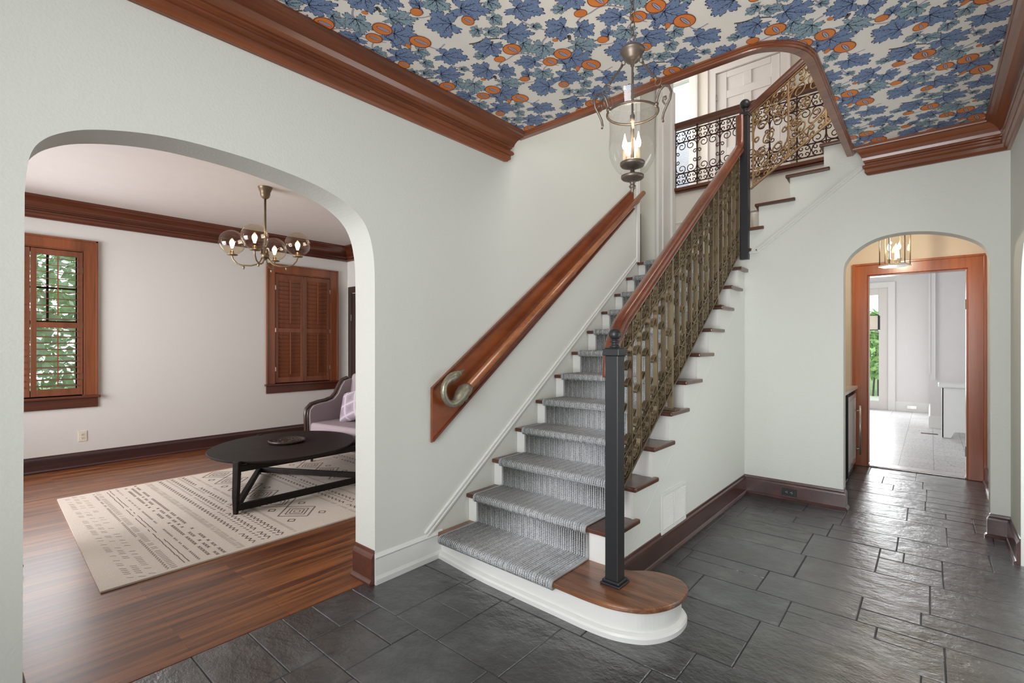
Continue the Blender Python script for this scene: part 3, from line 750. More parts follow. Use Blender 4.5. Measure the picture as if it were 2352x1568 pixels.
for k in range(2, 12):
    b = MB()
    y0 = ny(k); yb = ny(k+1)+.03
    ye = min(y0+.3185, YF-.002)
    b.prism([(.002, y0), (1.13, y0), (1.13, ye), (1.099, ye), (1.099, min(yb, YF-.001)), (.002, yb)], 'z', nz(k)-TH, nz(k))
    b.build('tread', M['oak'], st, bevel=.008, seg=3)
for k in range(2, 13):
    b = MB(); b.box(.002, 1.085, ny(k)+.03, ny(k)+.045, nz(k-1), nz(k)-TH); b.build('riser', M['white'], st)
# landing
b = MB(); b.prism([(-.2, 3.05), (.002, 3.05), (.002, ny(12)), (1.16, 2.955), (1.16, 2.981), (.98, 3.1), (.98, 4.0), (-.2, 4.0)], 'z', nz(12)-TH, nz(12)); b.build('landing', M['oak'], st, bevel=.006)
# upper flight
UX = [.937, 1.19, 1.44, 1.695, 1.93]; UZ = [2.447, 2.655, 2.862, 3.068, UP]
pz = nz(12)
for i, (ux, uz) in enumerate(zip(UX, UZ)):
    b = MB(); b.box(ux+.03, ux+.045, YF+.002, 4.0, pz, uz-TH); b.build('riser', M['white'], st)
    if i < 4: 
        nx = UX[i+1]+.075
        b = MB(); b.prism([(ux, YF-.030), (nx, YF-.030), (nx, YF-.001), (UX[i+1]+.028, YF-.001), (UX[i+1]+.028, 4.0), (ux, 4.0)], 'z', uz-TH, uz); b.build('tread', M['oak'], st, bevel=.007, seg=3)
    else:
        b = MB(); b.box(ux, ux+.15, YF-.03, 4.0, uz-TH, uz); b.build('tread', M['oak'], st, bevel=.007, seg=3)
    if i < 4:   # scotia bracket under the nosing
        b = MB(); b.prism([(ux+.006, uz-TH), (ux+.03, uz-TH), (ux+.03, uz-TH-.05)], 'y', YF-.02, YF-.001); b.build('bracket', M['oak'], st)
    pz = uz
b = MB(); b.prism([(.53, R1+.02), (.47, .30), (.49, .325), (.44, nz(2)-TH-.001), (.62, nz(2)-TH-.001)], 'x', 1.098, 1.125)
b = MB(); b.prism([(.448, nz(2)-TH), (.53, nz(2)-TH), (.505, .305), (.495, .265), (.475, .262), (.478, .295), (.462, .318)], 'x', 1.098, 1.128); b.build('bracket', M['oak'], st, bevel=.003)

# runner
rn = thing('stair_runner', (.52, .2, .17), 'grey and charcoal striped carpet runner down the middle of the staircase', 'stair carpet')
prof = []
def P_(y, z): prof.append((y, z))
yb = ny(12)+.5
tc = .013
P_(.165, R1-TH-.002)
for k in range(1, 13):
    y0 = ny(k) if k > 1 else .140; z0 = nz(k)
    if k > 1: P_(ny(k)+.029, z0-RI+.012+.004); P_(ny(k)+.029, z0-TH-.008)
    for a in (-60, -20, 20, 55, 85):
        aa = math.radians(a); P_(y0+.006-.016*math.cos(aa)+.002, z0-TH/2+.0+(TH/2+.006)*math.sin(aa))
    P_(y0+.03, z0+.006)
    if k < 12: P_(ny(k+1)+.020, z0+.006)
P_(yb, nz(12)+.006)
def runner_mesh(x0, x1, name, m, lift=0.):
    b = MB(); b.smooth = True
    pts = [Vector(p) for p in prof]; up = []; dn = []
    for i, p in enumerate(pts):
        t = (pts[min(i+1, len(pts)-1)]-pts[max(i-1, 0)]).normalized(); n = Vector((-t.y, t.x))
        up.append(p+n*(.007+lift)); dn.append(p-n*.004)
    n = len(pts)
    yo = lambda x, p: (.012*(x/.96-.5) if p.y < .24 else 0)
    vs = [(x, p.x-(yo(x, p) if p.y < R1+.03 and p.x < .3 else 0), p.y) for x in (x0, x1) for p in up]+[(x, p.x, p.y) for x in (x0, x1) for p in dn]
    fs = []
    for i in range(n-1):
        fs += [(i, i+1, n+i+1, n+i), (2*n+i+1, 2*n+i, 3*n+i, 3*n+i+1), (i+1, i, 2*n+i, 2*n+i+1), (n+i, n+i+1, 3*n+i+1, 3*n+i)]
    fs += [(0, n, 3*n, 2*n), (n-1, 2*n-1+0, 4*n-1, 3*n-1)]
    b.add(vs, fs); return b.build(name, m, rn)
runner_mesh(.095, .948, 'carpet_strip', M['carpet'])
runner_mesh(.083, .0952, 'edge_binding', M['binding'], .0008); runner_mesh(.9478, .960, 'edge_binding', M['binding'], .0008)

# ------------------------------------------------------------------ newels
def newel(name, x, y, z0, zt, w, label, base=.065, ballr=.036, lip=.009):
    t = thing(name, (x, y, z0), label, 'newel post', 'black square newel posts')
    h = w/2
    b = MB(); b.box(x-h, x+h, y-h, y+h, z0, zt); b.build('post', M['black'], t, bevel=.004)
    if base:
        b = MB(); b.box(x-base, x+base, y-base, y+base, z0, z0+.012); b.box(x-base*.86, x+base*.86, y-base*.86, y+base*.86, z0+.012, z0+.026); b.build('base_plate', M['black'], t, bevel=.004)
    b = MB(); c = h+lip
    b.box(x-c, x+c, y-c, y+c, zt, zt+.034); b.prism([(x-c+.008, y-c+.008), (x+c-.008, y-c+.008), (x+c-.008, y+c-.008), (x-c+.008, y+c-.008)], 'z', zt+.034, zt+.040); b.build('cap', M['black'], t, bevel=.004)
    b = MB(); zz = zt+.04
    b.lathe([(0, 0), (.026, 0), (.026, .008), (.018, .014), (.016, .022), (.024, .027), (.024, .033), (.015, .038)]+[(ballr*math.sin(a), .038+ballr*.93-ballr*math.cos(a)) for a in [PI*(.14+.86*i/12) for i in range(13)]], (x, y, zz), 28); b.build('ball_finial', M['black'], t)
    return t
newel('newel_post', 1.197, .340, R1, 1.315, .072, 'tall black square newel post on the rounded bottom step', base=.055, ballr=.031)
NX, NY = 1.105, 2.965
newel('newel_post', NX, NY, nz(12)-.1, 3.475, .074, 'black newel post with ball top standing at the stair landing', base=0, ballr=.045, lip=.002)

# ------------------------------------------------------------------ balustrade of the lower flight
XB = 1.07
nl = lambda y: R1+.74*(y-Y0)
br = thing('stair_railing', (XB, 1.6, 1.2), 'antique brass stair railing panels under a reddish wood handrail on the lower flight', 'railing')
BY0, BY1 = .523, 2.88; hb, ht = .055, .955
# wooden handrail with drop ends
hp = [(.515, 1.19), (.515, 1.245), (.524, 1.305), (.547, 1.368), (.590, 1.432), (.66, nl(.66)+.999)]
for yy in (.8, 1.2, 1.6, 2.0, 2.4, 2.7): hp.append((yy, nl(yy)+1.0))
hp += [(2.83, nl(2.83)+1.0), (2.90, nl(2.88)+1.01), (2.935, nl(2.88)+1.06), (2.945, nl(2.88)+1.12), (2.945, 3.49)]
def rail_sweep(mb, pts3, w, h):
    """moulded handrail section swept along a path"""
    sec = [(-.5, -.28), (-.42, -.5), (.42, -.5), (.5, -.28), (.40, -.12), (.5, .08), (.47, .30), (.30, .46), (0, .5), (-.30, .46), (-.47, .30), (-.5, .08), (-.40, -.12)]
    pts = [Vector(p) for p in pts3]; vs = []; K = len(sec)
    for i, p in enumerate(pts):
        t = (pts[min(i+1, len(pts)-1)]-pts[max(i-1, 0)]).normalized()
        side = Vector((t.y, -t.x, 0)); side = RS if side.length < .3 or True else side
        up = side.cross(t).normalized()
        if up.z < 0 and abs(t.z) < .95: up = -up
        for a, c in sec: vs.append(p+side*a*w+up*c*h)
    fs = []
    for i in range(len(pts)-1):
        for k in range(K): fs.append((i*K+k, i*K+(k+1) % K, (i+1)*K+(k+1) % K, (i+1)*K+k))
    fs += [tuple(range(K))[::-1], tuple(range((len(pts)-1)*K, len(pts)*K))]
    mb.smooth = True; mb.add(vs, fs); mb.smooth = False
RS = Vector((1, 0, 0))
b = MB(); rail_sweep(b, cat([(XB, y, z) for y, z in hp]), .072, .078)
b.build('handrail', M['rail'], br, bevel=.004, seg=2)
def dl(y0, y1, h, w, t, name, mt=M['brass']):
    b = MB(); b.strip([(XB, y0, nl(y0)+h), (XB, y1, nl(y1)+h)], w, t, (1, 0, 0)); b.build(name, mt, br, bevel=.001)
dl(BY0, BY1, hb, .034, .012, 'bottom_rail', M['brassdk']); dl(BY0, BY1, ht, .034, .010, 'top_rail')
dl(BY0, BY1, hb+.155, .022, .007, 'lower_band_rail'); dl(BY0, BY1, ht-.155, .022, .007, 'upper_band_rail')
SP = .117
ypos = [BY0+SP*i for i in range(int((BY1-BY0)/SP)+1)]
pbar = bpy.data.objects
def vb(y, w, t, z0, z1, name):
    b = MB(); b.box(XB-w/2, XB+w/2, y-t/2, y+t/2, z0, z1); return b.build(name, M['brass'], br)
for i, yy in enumerate(ypos):
    if i in (7, 15): 
        k = max(q for q in range(1, 12) if ny(q) <= yy)
        vb(yy, .036, .022, nz(k)+.008, nl(yy)+ht, 'support_post')
        b = MB(); b.box(XB-.05, XB+.05, yy-.04, yy+.04, nz(k), nz(k)+.010); b.build('foot_plate', M['brassdk'], br, bevel=.003)
    else: vb(yy, .030, .007, nl(yy)+hb, nl(yy)+ht, 'baluster')
# scrollwork per bay (drawn in the plane of the railing, sheared with the stairs)
def loop(cy, cz, ry, rz, n=16, a0=0, a1=2*PI): return [(XB, cy+ry*math.cos(a0+(a1-a0)*i/n), cz+rz*math.sin(a0+(a1-a0)*i/n)+.74*ry*math.cos(a0+(a1-a0)*i/n)) for i in range(n+1)]
def slot(cy, z0, z1, ry, n=8):
    p = []
    for i in range(n+1): a = PI*i/n; p.append((XB, cy+ry*math.cos(a), z1-ry+ry*math.sin(a)+.74*ry*math.cos(a)*.6))
    for i in range(n+1): a = PI+PI*i/n; p.append((XB, cy+ry*math.cos(a), z0+ry+ry*math.sin(a)+.74*ry*math.cos(a)*.6))
    p.append(p[0]); return p
for i in range(len(ypos)-1):
    c = (ypos[i]+ypos[i+1])/2; hw = SP/2-.008; b = MB(); z = nl(c)
    b.strip(slot(c, z+hb+.165, z+ht-.165, hw), .026, .005, (1, 0, 0))
    off = .11 if i % 2 else -.02
    for zz, sgn in ((z+.50+off, 1), (z+.36+off, -1)):
        b.strip(loop(c+sgn*hw*.50, zz, hw*.42, .018, 12), .024, .005, (1, 0, 0))
    for zz in (z+hb+.225, z+ht-.245): b.strip(loop(c+hw*.35, zz, hw*.50, .021, 12), .026, .005, (1, 0, 0))
    for base_, sg in ((z+hb, 1), (z+ht-.155, 1)):
        b.strip(loop(c, base_+.085, hw, .062, 16), .026, .005, (1, 0, 0))
        b.strip(loop(c-hw*.38, base_+.108, hw*.36, .015, 10), .022, .005, (1, 0, 0)); b.strip(loop(c+hw*.40, base_+.066, hw*.34, .014, 10), .022, .005, (1, 0, 0))
        b.strip(loop(c, base_+.040, hw*.38, .016, 10), .024, .005, (1, 0, 0))
        b.sphere((XB, c, base_+.085), .008, 8)
    b.build('scroll_panel', M['brassdk'] if i % 2 else M['brass'], br)

# ------------------------------------------------------------------ scroll generator for the wrought panels
def spiral(c, r, a0, turns, n=22, shrink=.28, d=1):
    """2-D spiral from radius r to r*shrink"""
    return [(c[0]+r*(1-(1-shrink)*i/n)*math.cos(a0+d*2*PI*turns*i/n), c[1]+r*(1-(1-shrink)*i/n)*math.sin(a0+d*2*PI*turns*i/n)) for i in range(n+1)]
def wrought(u0, u1, z0, z1, band):
    """2-D curves (u,z) of one bay: top band, centre, bottom band"""
    cs = []; w = u1-u0; m = (u0+u1)/2; h = z1-z0
    for zb0, zb1 in ((z0, z0+band), (z1-band, z1)):
        for k in range(2):
            a = u0+w*k/2; bb = a+w/2; c = (a+bb)/2; r = band*.20; zm = (zb0+zb1)/2
            for sz in (1, -1):
                for sx in (1, -1):
                    sc = (c+sx*w*.095, zm+sz*band*.24)
                    cs.append(spiral(sc, r, math.radians(90*sz), .95, 16, .3, -sx*sz))
                    cs.append([(c+sx*w*.095, sc[1]+sz*r), (c+sx*(w*.19), sc[1]+sz*r*.6), (c+sx*(w*.235), zm)])
    za, zb = z0+band, z1-band; R = min(w*.24, (zb-za)*.25)
    for sx in (1, -1):
        for sz in (1, -1):
            ex = m+sx*w*.5; c0 = (m+sx*w*.21, (zb if sz > 0 else za)-sz*R*.86)
            cs.append(spiral(c0, R*.80, math.radians(90*sz), 1.15, 20, .3, sx*sz))
            zc = (zb if sz > 0 else za)
            cs.append([(c0[0], c0[1]+sz*R*.80), (m+sx*w*.34, zc-sz*R*.15), (m+sx*w*.44, zc-sz*R*.45), (m+sx*w*.485, zc-sz*R*1.1), (m+sx*w*.49, (za+zb)/2)])
            cz = (za+zb)/2+sz*(zb-za)*.13
            cs.append(spiral((m+sx*(w*.5-R*.42), cz), R*.42, math.radians(0 if sx > 0 else 180), 1.1, 14, .3, sx*sz))
    return cs
# balcony railing upstairs
YB = 4.0
bl = thing('balcony_railing', (.9, YB, UP), 'dark scrolled iron railing with wooden rail at the edge of the upstairs hall', 'railing')
b = MB(); b.sweep([(-.03, -.075), (.03, -.075), (.034, -.05), (.026, -.04), (.038, -.015), (.034, 0), (-.034, 0), (-.038, -.015), (-.026, -.04), (-.034, -.05)], [(.0, YB), (1.95, YB)], [(0, -1)], 4.075); b.build('handrail', M['darkrail'], bl)
b = MB(); b.box(.002, 1.949, YB-.045, YB+.06, 3.245, UP+.012); b.box(.03, 1.95, YB-.02, YB+.018, 3.222, 3.2445); b.build('nosing', M['darkrail'], bl, bevel=.006)
vx = [.03+.262*i for i in range(8)]
for x in vx:
    b = MB(); b.box(x-.006, x+.006, YB-.006, YB+.006, UP+.012, 4.0); b.build('upright', M['iron'], bl)
for i, z in enumerate((3.325, 3.455, 3.835, 3.965)):
    b = MB(); b.box(vx[0], vx[-1], YB-.007, YB+.007, z-.005, z+.005); b.build('iron_bar', M['iron'], bl)
for a, c in zip(vx[:-1], vx[1:]):
    b = MB()
    for cv in wrought(a, c, 3.325, 3.965, .13): b.tube([(u, YB, z) for u, z in cv], .0052, 6)
    b.build('scroll_panel', M['iron'], bl)
# upper-flight railing: climbs beside the upper treads
ur = thing('stair_railing', (1.45, 3.05, 3.1), 'brass scrollwork railing climbing the upper flight past the ceiling opening', 'railing')
p0 = Vector((1.145, 3.0, 0)); dirp = Vector((.97, .24, 0)).normalized(); zb0 = 2.812; sl = .80
def up3(u, z): q = p0+dirp*u; return (q.x, q.y, z+sl*u)
UL = .92
nrm = Vector((dirp.y, -dirp.x, 0))
RS = nrm
b = MB(); rail_sweep(b, [up3(u, zb0+.735) for u in (-.03, .2, .5, UL)], .062, .07); b.build('handrail', M['darkrail'], ur, bevel=.003)
for nm, dz, w, t in (('bottom_rail', 0, .030, .014), ('iron_bar', .115, .014, .008), ('iron_bar', .565, .014, .008), ('top_rail', .685, .026, .010)):
    b = MB(); b.strip([up3(0, zb0+dz), up3(UL, zb0+dz)], w, t, tuple(nrm)); b.build(nm, M['brass2'], ur)
ub = [.02, .305, .59, .875]
for u in ub:
    b = MB(); b.strip([up3(u, zb0), up3(u, zb0+.685)], .020, .014, tuple(nrm)); b.build('upright', M['brass2'], ur)
for a, c in zip(ub[:-1], ub[1:]):
    b = MB()
    for cv in wrought(a, c, zb0, zb0+.685, .115): b.tube([up3(u, z) for u, z in cv], .0072, 6)
    for uu, zz in (((a+c)/2-.01, zb0+.34), ((a+c)/2-.075, zb0+.235), ((a+c)/2+.075, zb0+.45)):
        b.tube([up3(*q) for q in spiral((uu, zz), .060, 1.0, 1.6, 28, .15)], .007, 6); b.sphere(up3(uu, zz), .012, 8)
    b.build('scroll_panel', M['brass2'], ur)

# ------------------------------------------------------------------ wall handrail with bird-neck end
wh = thing('wall_handrail', (.03, 1.5, 1.9), 'reddish wooden backboard and rail on the left wall with a cast swan-neck end', 'handrail')
bz = lambda y, z: z+.742*(y-.141)
b = MB(); b.prism([(.141, .749), (2.905, 2.80), (2.905, 2.90), (2.905, 3.04), (.141, 1.098)], 'x', .001, .020); b.build('backboard', M['board'], wh, bevel=.003)
b = MB()
for zz, s_ in ((1.090, .72),):
    b.strip([(.026, .141, 1.090), (.026, 2.905, 3.032)], .012, .018, (1, 0, 0))
b.strip([(.026, .141, .762), (.026, 2.905, 2.812)], .010, .014, (1, 0, 0))
b.build('bead_edge', M['rail'], wh)
rl0 = Vector((.085, .385, 1.082)); rl1 = Vector((.085, 2.99, 2.985))
b = MB(); b.tube([rl0, rl0+(rl1-rl0)*.5, rl1], .027, 16); b.build('round_rail', M['raillight'], wh)
for t in (.045, .5, .97):
    p = rl0+(rl1-rl0)*t
    b = MB(); b.tube([(.02, p.y-.0, p.z-.07), (.05, p.y, p.z-.072), (.078, p.y, p.z-.05), (.085, p.y, p.z-.02)], .006, 8); b.lathe([(0, 0), (.016, 0), (.014, .006), (0, .007)], (.02, p.y, p.z-.07), 12, (1, 0, 0)); b.build('bracket', M['pewter'], wh)
b = MB(); d = (rl1-rl0).normalized()
sw = [rl0+d*.02, rl0-d*.005, (.085, .352, 1.066), (.085, .325, 1.040), (.085, .298, 1.010), (.085, .268, .992), (.085, .238, .992), (.085, .208, 1.008), (.085, .186, 1.040), (.085, .177, 1.075), (.085, .182, 1.108), (.085, .200, 1.134), (.085, .228, 1.152), (.085, .256, 1.163), (.085, .284, 1.172), (.085, .308, 1.181), (.085, .332, 1.193), (.085, .362, 1.208)]
sw = [Vector(p) for p in sw]
b.tube(sw, [.030, .040, .046, .044, .034, .026, .022, .021, .021, .021, .021, .021, .027, .031, .028, .019, .010, .004], 16)
b.lathe([(.018, 0), (.022, .005), (.018, .010)], (.085, .306, 1.180), 16, (0, .9, .42))
b.tube([(.085, .372, 1.05), (.085, .372, 1.015), (.085, .365, .995)], [.02, .016, .006], 8)
b.tube([(.085, .335, 1.03), (.085, .330, .992), (.085, .318, .976)], [.026, .018, .006], 8)
b.build('swan_neck', M['pewter'], wh)

# ------------------------------------------------------------------ bell lantern
lx, ly = 1.480, -.0295
la = thing('pendant_lantern', (lx, ly, 1.99), 'clear glass bell jar lantern with three candle bulbs hanging on a chain over the hall', 'pendant light')
ch = MB(); z = H-.01; i = 0
while z > 2.655:
    r_ = .009; hgt = .017
    pts = []
    for k in range(14):
        a = 2*PI*k/14; u = r_*math.cos(a); v = hgt*math.sin(a)
        pts.append((lx+(u if i % 2 else 0), ly+(0 if i % 2 else u), z-.017+v))
    ch.tube(pts, .0022, 6, closed=True); z -= .0265; i += 1
ch.lathe([(.05, 0), (.052, -.012), (.03, -.025), (.006, -.032)], (lx, ly, H-.003), 20)
ch.build('chain', M['bronze'], la)
b = MB(); b.lathe([(.0, .060), (.012, .058), (.016, .050), (.034, .044), (.047, .036), (.050, .030), (.048, .024), (.042, .020), (.041, .012), (.036, .006), (.034, -.004), (.024, -.014), (.010, -.020), (.007, -.034), (0, -.034)], (lx, ly, 2.545), 28)
b.tube([(lx-.013, ly, 2.605), (lx-.012, ly, 2.63), (lx, ly, 2.642), (lx+.012, ly, 2.63), (lx+.013, ly, 2.605)], .003, 8); b.build('smoke_cap', M['bronze'], la)
b = MB(); b.lathe([(.007, 0), (.007, .17), (.010, .172), (.010, .20), (.0045, .205), (.0045, .40)], (lx, ly, 2.11), 12); b.build('centre_rod', M['bronze'], la)
ring_z = 2.318; RR = .110
gl = [(.1150, 2.378), (.1120, 2.372), (.1050, 2.350), (.0985, 2.322), (.0945, 2.295), (.092, 2.27), (.092, 2.235), (.094, 2.205), (.095, 2.175), (.0915, 2.145), (.080, 2.112), (.062, 2.085), (.040, 2.067), (.015, 2.060)]
b = MB(); b.lathe([(r, z-2.0) for r, z in gl], (lx, ly, 2.0), 48); b.lathe([(.1150, 0), (.1175, .002), (.1150, .004)], (lx, ly, 2.376), 48); b.build('glass_bell', M['glass'], la)
b = MB(); b.tube([(lx+RR*.925*math.cos(2*PI*k/40), ly+RR*.925*math.sin(2*PI*k/40), ring_z) for k in range(40)], .005, 8, closed=True); b.build('collar_ring', M['bronze'], la)
for q, ang in enumerate((235.6, 355.6, 115.6)):
    a = math.radians(ang)+0; dx, dy = math.cos(a), math.sin(a)
    def hp3(r, z): return (lx+dx*r, ly+dy*r, z)
    b = MB()
    b.sphere(hp3(.107, ring_z), .0095, 10)
    b.tube([hp3(*p) for p in [(.106, ring_z), (.112, ring_z+.026), (.122, ring_z+.050), (.140, ring_z+.062), (.160, ring_z+.054), (.170, ring_z+.028), (.165, ring_z+.002), (.150, ring_z-.022), (.138, ring_z-.044), (.133, ring_z-.066), (.136, ring_z-.078)]], .0048, 8)
    b.tube([hp3(*p) for p in [(.152, ring_z-.018), (.142, ring_z-.010), (.134, ring_z+.004), (.138, ring_z+.018), (.147, ring_z+.018), (.149, ring_z+.008), (.143, ring_z+.006)]], .0034, 6)
    b.build('scroll_arm', M['bronze'], la)
    b = MB(); b.tube([hp3(.134, ring_z+.060), hp3(.126, ring_z+.076)], .003, 6)
    b.tube([hp3(.115+.013*math.cos(2*PI*k/12), ring_z+.086+.015*math.sin(2*PI*k/12)) for k in range(12)], .0024, 6, closed=True)
    b.tube([hp3(.106, ring_z+.100), hp3(.103, ring_z+.107), hp3(.050, 2.500), hp3(.046, 2.510)], [.006, .0045, .0045, .006], 8)
    b.tube([hp3(.041+.008*math.cos(2*PI*k/12), 2.520+.010*math.sin(2*PI*k/12)) for k in range(12)], .002, 6, closed=True)
    b.build('hanging_rod', M['bronze'], la)
b = MB(); b.lathe([(0, .0), (.020, 0), (.030, .006), (.046, .010), (.050, .016), (.050, .024), (.042, .028), (.022, .030), (0, .03)], (lx, ly, 2.092), 28); b.build('candle_tray', M['bronze'], la)
b = MB(); b.lathe([(0, 0), (.004, .002), (.007, .010), (.005, .018), (.012, .024), (.014, .030), (.008, .036), (.012, .046), (.018, .050), (.040, .058), (.046, .064), (.046, .072), (.030, .078), (.010, .080), (.008, .102), (0, .102)], (lx, ly, 1.990), 28); b.build('bottom_finial', M['bronze'], la)
for ang in (225, 345, 105):
    a = math.radians(ang); px, py = lx+.032*math.cos(a), ly+.032*math.sin(a)
    b = MB(); b.lathe([(0, 0), (.0085, 0), (.0085, .045), (0, .045)], (px, py, 2.122), 14); b.build('candle_sleeve', M['candle'], la)
    b = MB(); b.lathe([(.004, 0), (.009, .009), (.0108, .018), (.0092, .030), (.005, .044), (.002, .058), (0, .068)], (px, py, 2.167), 14); b.build('candle_bulb', M['flame'], la)
point('lantern_glow', (lx, ly, 2.245), 11, (1, .84, .62), .009)

# ------------------------------------------------------------------ chandelier
cx, cy = -2.65, .23
cz = 2.262
c_ = thing('globe_chandelier', (cx, cy, cz), 'brass chandelier with four clear amber glass globes in the living room', 'chandelier')
b = MB(); b.lathe([(.066, 0), (.064, -.012), (.058, -.022), (.059, -.026), (.053, -.036), (.054, -.040), (.047, -.052), (.046, -.075), (.038, -.100), (.020, -.115), (.0, -.118)], (cx, cy, H), 28); b.build('canopy', M['brassdk'], c_)
b = MB(); b.tube([(cx, cy, H-.11), (cx, cy, cz+.06)], .0105, 12); b.build('stem', M['brassdk'], c_)
b = MB(); b.lathe([(0, -.055), (.006, -.05), (.010, -.038), (.022, -.032), (.034, -.018), (.038, 0), (.038, .012), (.026, .016), (.026, .05), (.012, .062), (0, .062)], (cx, cy, cz), 24)
for k in range(3):
    a = 2*PI*k/3; b.tube([(cx+.035*math.cos(a), cy+.035*math.sin(a), cz+.012), (cx+.035*math.cos(a), cy+.035*math.sin(a), cz+.06)], .011, 10)
b.build('hub', M['brassdk'], c_)
for ang in (320.6, 50.6, 140.6, 230.6):
    a = math.radians(ang); dx, dy = math.cos(a), math.sin(a)
    q = lambda r, z: (cx+dx*r, cy+dy*r, cz+z)
    ar_ = thing('lamp_arm', (0, 0, 0)); ar_.parent = c_
    b = MB(); b.tube([q(.03, -.02), q(.045, -.055), q(.075, -.088), (q(.13, -.105)), q(.21, -.105), q(.26, -.09), q(.295, -.05), q(.306, -.015), q(.306, .0)], .0075, 10)
    b.lathe([(0, -.035), (.006, -.028), (.012, -.012), (.010, -.004), (.005, 0)], q(.20, -.112), 12)
    b.lathe([(.008, 0), (.046, .006), (.052, .012), (.042, .017), (.018, .020), (.016, .05), (0, .05)], q(.306, -.012), 20)
    armo = b.build('arm', M['brass'], c_)
    bpy.data.objects.remove(ar_)
    b = MB(); rg = .120; zc = .120
    b.lathe([(rg*math.sin(t), -rg*math.cos(t)) for t in [PI*(.13+.87*i/22) for i in range(23)]], q(.306, zc), 36); b.build('glass_globe', M['amber'], c_)
    b = MB(); b.lathe([(.010, -.045), (.014, -.03), (.021, -.010), (.024, .008), (.018, .026), (.008, .036), (0, .038)], q(.306, zc-.01), 18); b.build('bulb', M['bulb'], c_)
    point('globe_lamp_glow', q(.306, zc), 4.5, (1, .70, .42), .009)

# ------------------------------------------------------------------ living room windows
def louvred(mb, y0, y1, z0, z1, x, ang, n, depth=.062, th=.006):
    hgt = (z1-z0)/n
    for i in range(n):
        zc = z0+hgt*(i+.5); a = math.radians(ang)
        mb.obox((x, (y0+y1)/2, zc), Vector((0, 1, 0)), Vector((math.cos(a), 0, math.sin(a))), Vector((-math.sin(a), 0, math.cos(a))), (y1-y0)/2, depth/2, th/2)
for wi, (y0, y1) in enumerate(WIN):
    w = thing('window_%d' % (wi+1), (XL, (y0+y1)/2, .65), ['living room window at left with open louvred wooden shutters and greenery outside', 'living room window behind the armchair with closed brown shutters'][wi], 'window', kind='structure')
    b = MB(); cw = .122
    b.prism([(y0-cw, wz0), (y0-cw, wz1+cw), (y1+cw, wz1+cw), (y1+cw, wz0), (y1, wz0), (y1, wz1), (y0, wz1), (y0, wz0)], 'x', XL-.001, XL+.022)
    for (a, c, e, f) in ((y0-cw, y0-cw+.02, wz0, wz1+cw), (y1+cw-.02, y1+cw, wz0, wz1+cw), (y0-cw, y1+cw, wz1+cw-.02, wz1+cw)): b.box(XL+.02, XL+.034, a, c, e, f)
    b.box(XL-.1, XL+.0, y0, y0+.012, wz0, wz1); b.box(XL-.1, XL, y1-.012, y1, wz0, wz1); b.box(XL-.1, XL, y0, y1, wz1-.012, wz1)
    b.build('window_casing', M['case'], w, bevel=.003)
    b = MB(); b.box(XL-.1, XL+.055, y0-cw-.02, y1+cw+.02, wz0-.028, wz0); b.build('window_sill', M['crown_lr'], w, bevel=.006)
    b = MB(); b.box(XL, XL+.020, y0-cw, y1+cw, wz0-.135, wz0-.028); b.build('window_apron', M['crown_lr'], w, bevel=.004)
    # sash and glass
    b = MB(); xs = XL-.09
    for (a, c, e, f) in ((y0+.012, y0+.055, wz0, wz1), (y1-.055, y1-.012, wz0, wz1), (y0, y1, wz0, wz0+.07), (y0, y1, wz1-.05, wz1), (y0, y1, (wz0+wz1)/2-.02, (wz0+wz1)/2+.02)): b.box(xs-.03, xs+.005, a, c, e, f)
    if wi == 0:
        for yy in (y0+(y1-y0)/3, y0+2*(y1-y0)/3+.0): b.box(xs-.02, xs, yy-.010, yy+.010, (wz0+wz1)/2, wz1)
        b.box(xs-.02, xs, y0, y1, (wz0+wz1)/2+.37, (wz0+wz1)/2+.39)
    b.build('sash', M['shutter'] if wi else M['iron'], w)
    b = MB(); b.box(xs-.014, xs-.010, y0, y1, wz0, wz1); b.build('glass', M['pane'], w)
    ym = (y0+y1)/2
    for s_ in (0, 1):
        a, c = (y0+.008, ym-.003) if s_ == 0 else (ym+.003, y1-.008)
        z0_, z1_ = wz0+.012, wz1-.02; zm = z0_+(z1_-z0_)*.485
        b = MB(); sw = .044; xx = XL-.005
        for (p, q, e, f) in ((a, a+sw, z0_, z1_), (c-sw, c, z0_, z1_), (a+sw, c-sw, z0_, z0_+.075), (a+sw, c-sw, z1_-.06, z1_), (a+sw, c-sw, zm-.03, zm+.03)): b.box(xx-.014, xx+.014, p, q, e, f)
        sh = b.build('shutter', M['shutter'], w, bevel=.002)
        b = MB(); ang = -8 if wi == 0 else 72
        dp = .058 if wi == 0 else .068
        louvred(b, a+sw, c-sw, z0_+.075, zm-.03, xx, ang, 10 if wi == 0 else 12, dp); louvred(b, a+sw, c-sw, zm+.03, z1_-.06, xx, ang, 10 if wi == 0 else 12, dp)
        l = b.build('louvres', M['shutter'], sh)
        b = MB(); yc = (a+c)/2
        for e, f in ((z0_+.12, zm-.035), (zm+.10, z1_-.075)): b.box(xx+(.033 if wi == 0 else .026), xx+(.042 if wi == 0 else .035), yc-.005, yc+.005, e, f)
        b.build('tilt_rod', M['case'], sh)
        b = MB()
        for zz in (z0_+.2, zm, z1_-.2): b.box(xx+.014, xx+.018, (a-.004 if s_ == 0 else c-.008), (a+.008 if s_ == 0 else c+.004), zz-.03, zz+.03)
        b.build('hinge', M['brassdk'] if wi == 0 else M['silver'], sh)
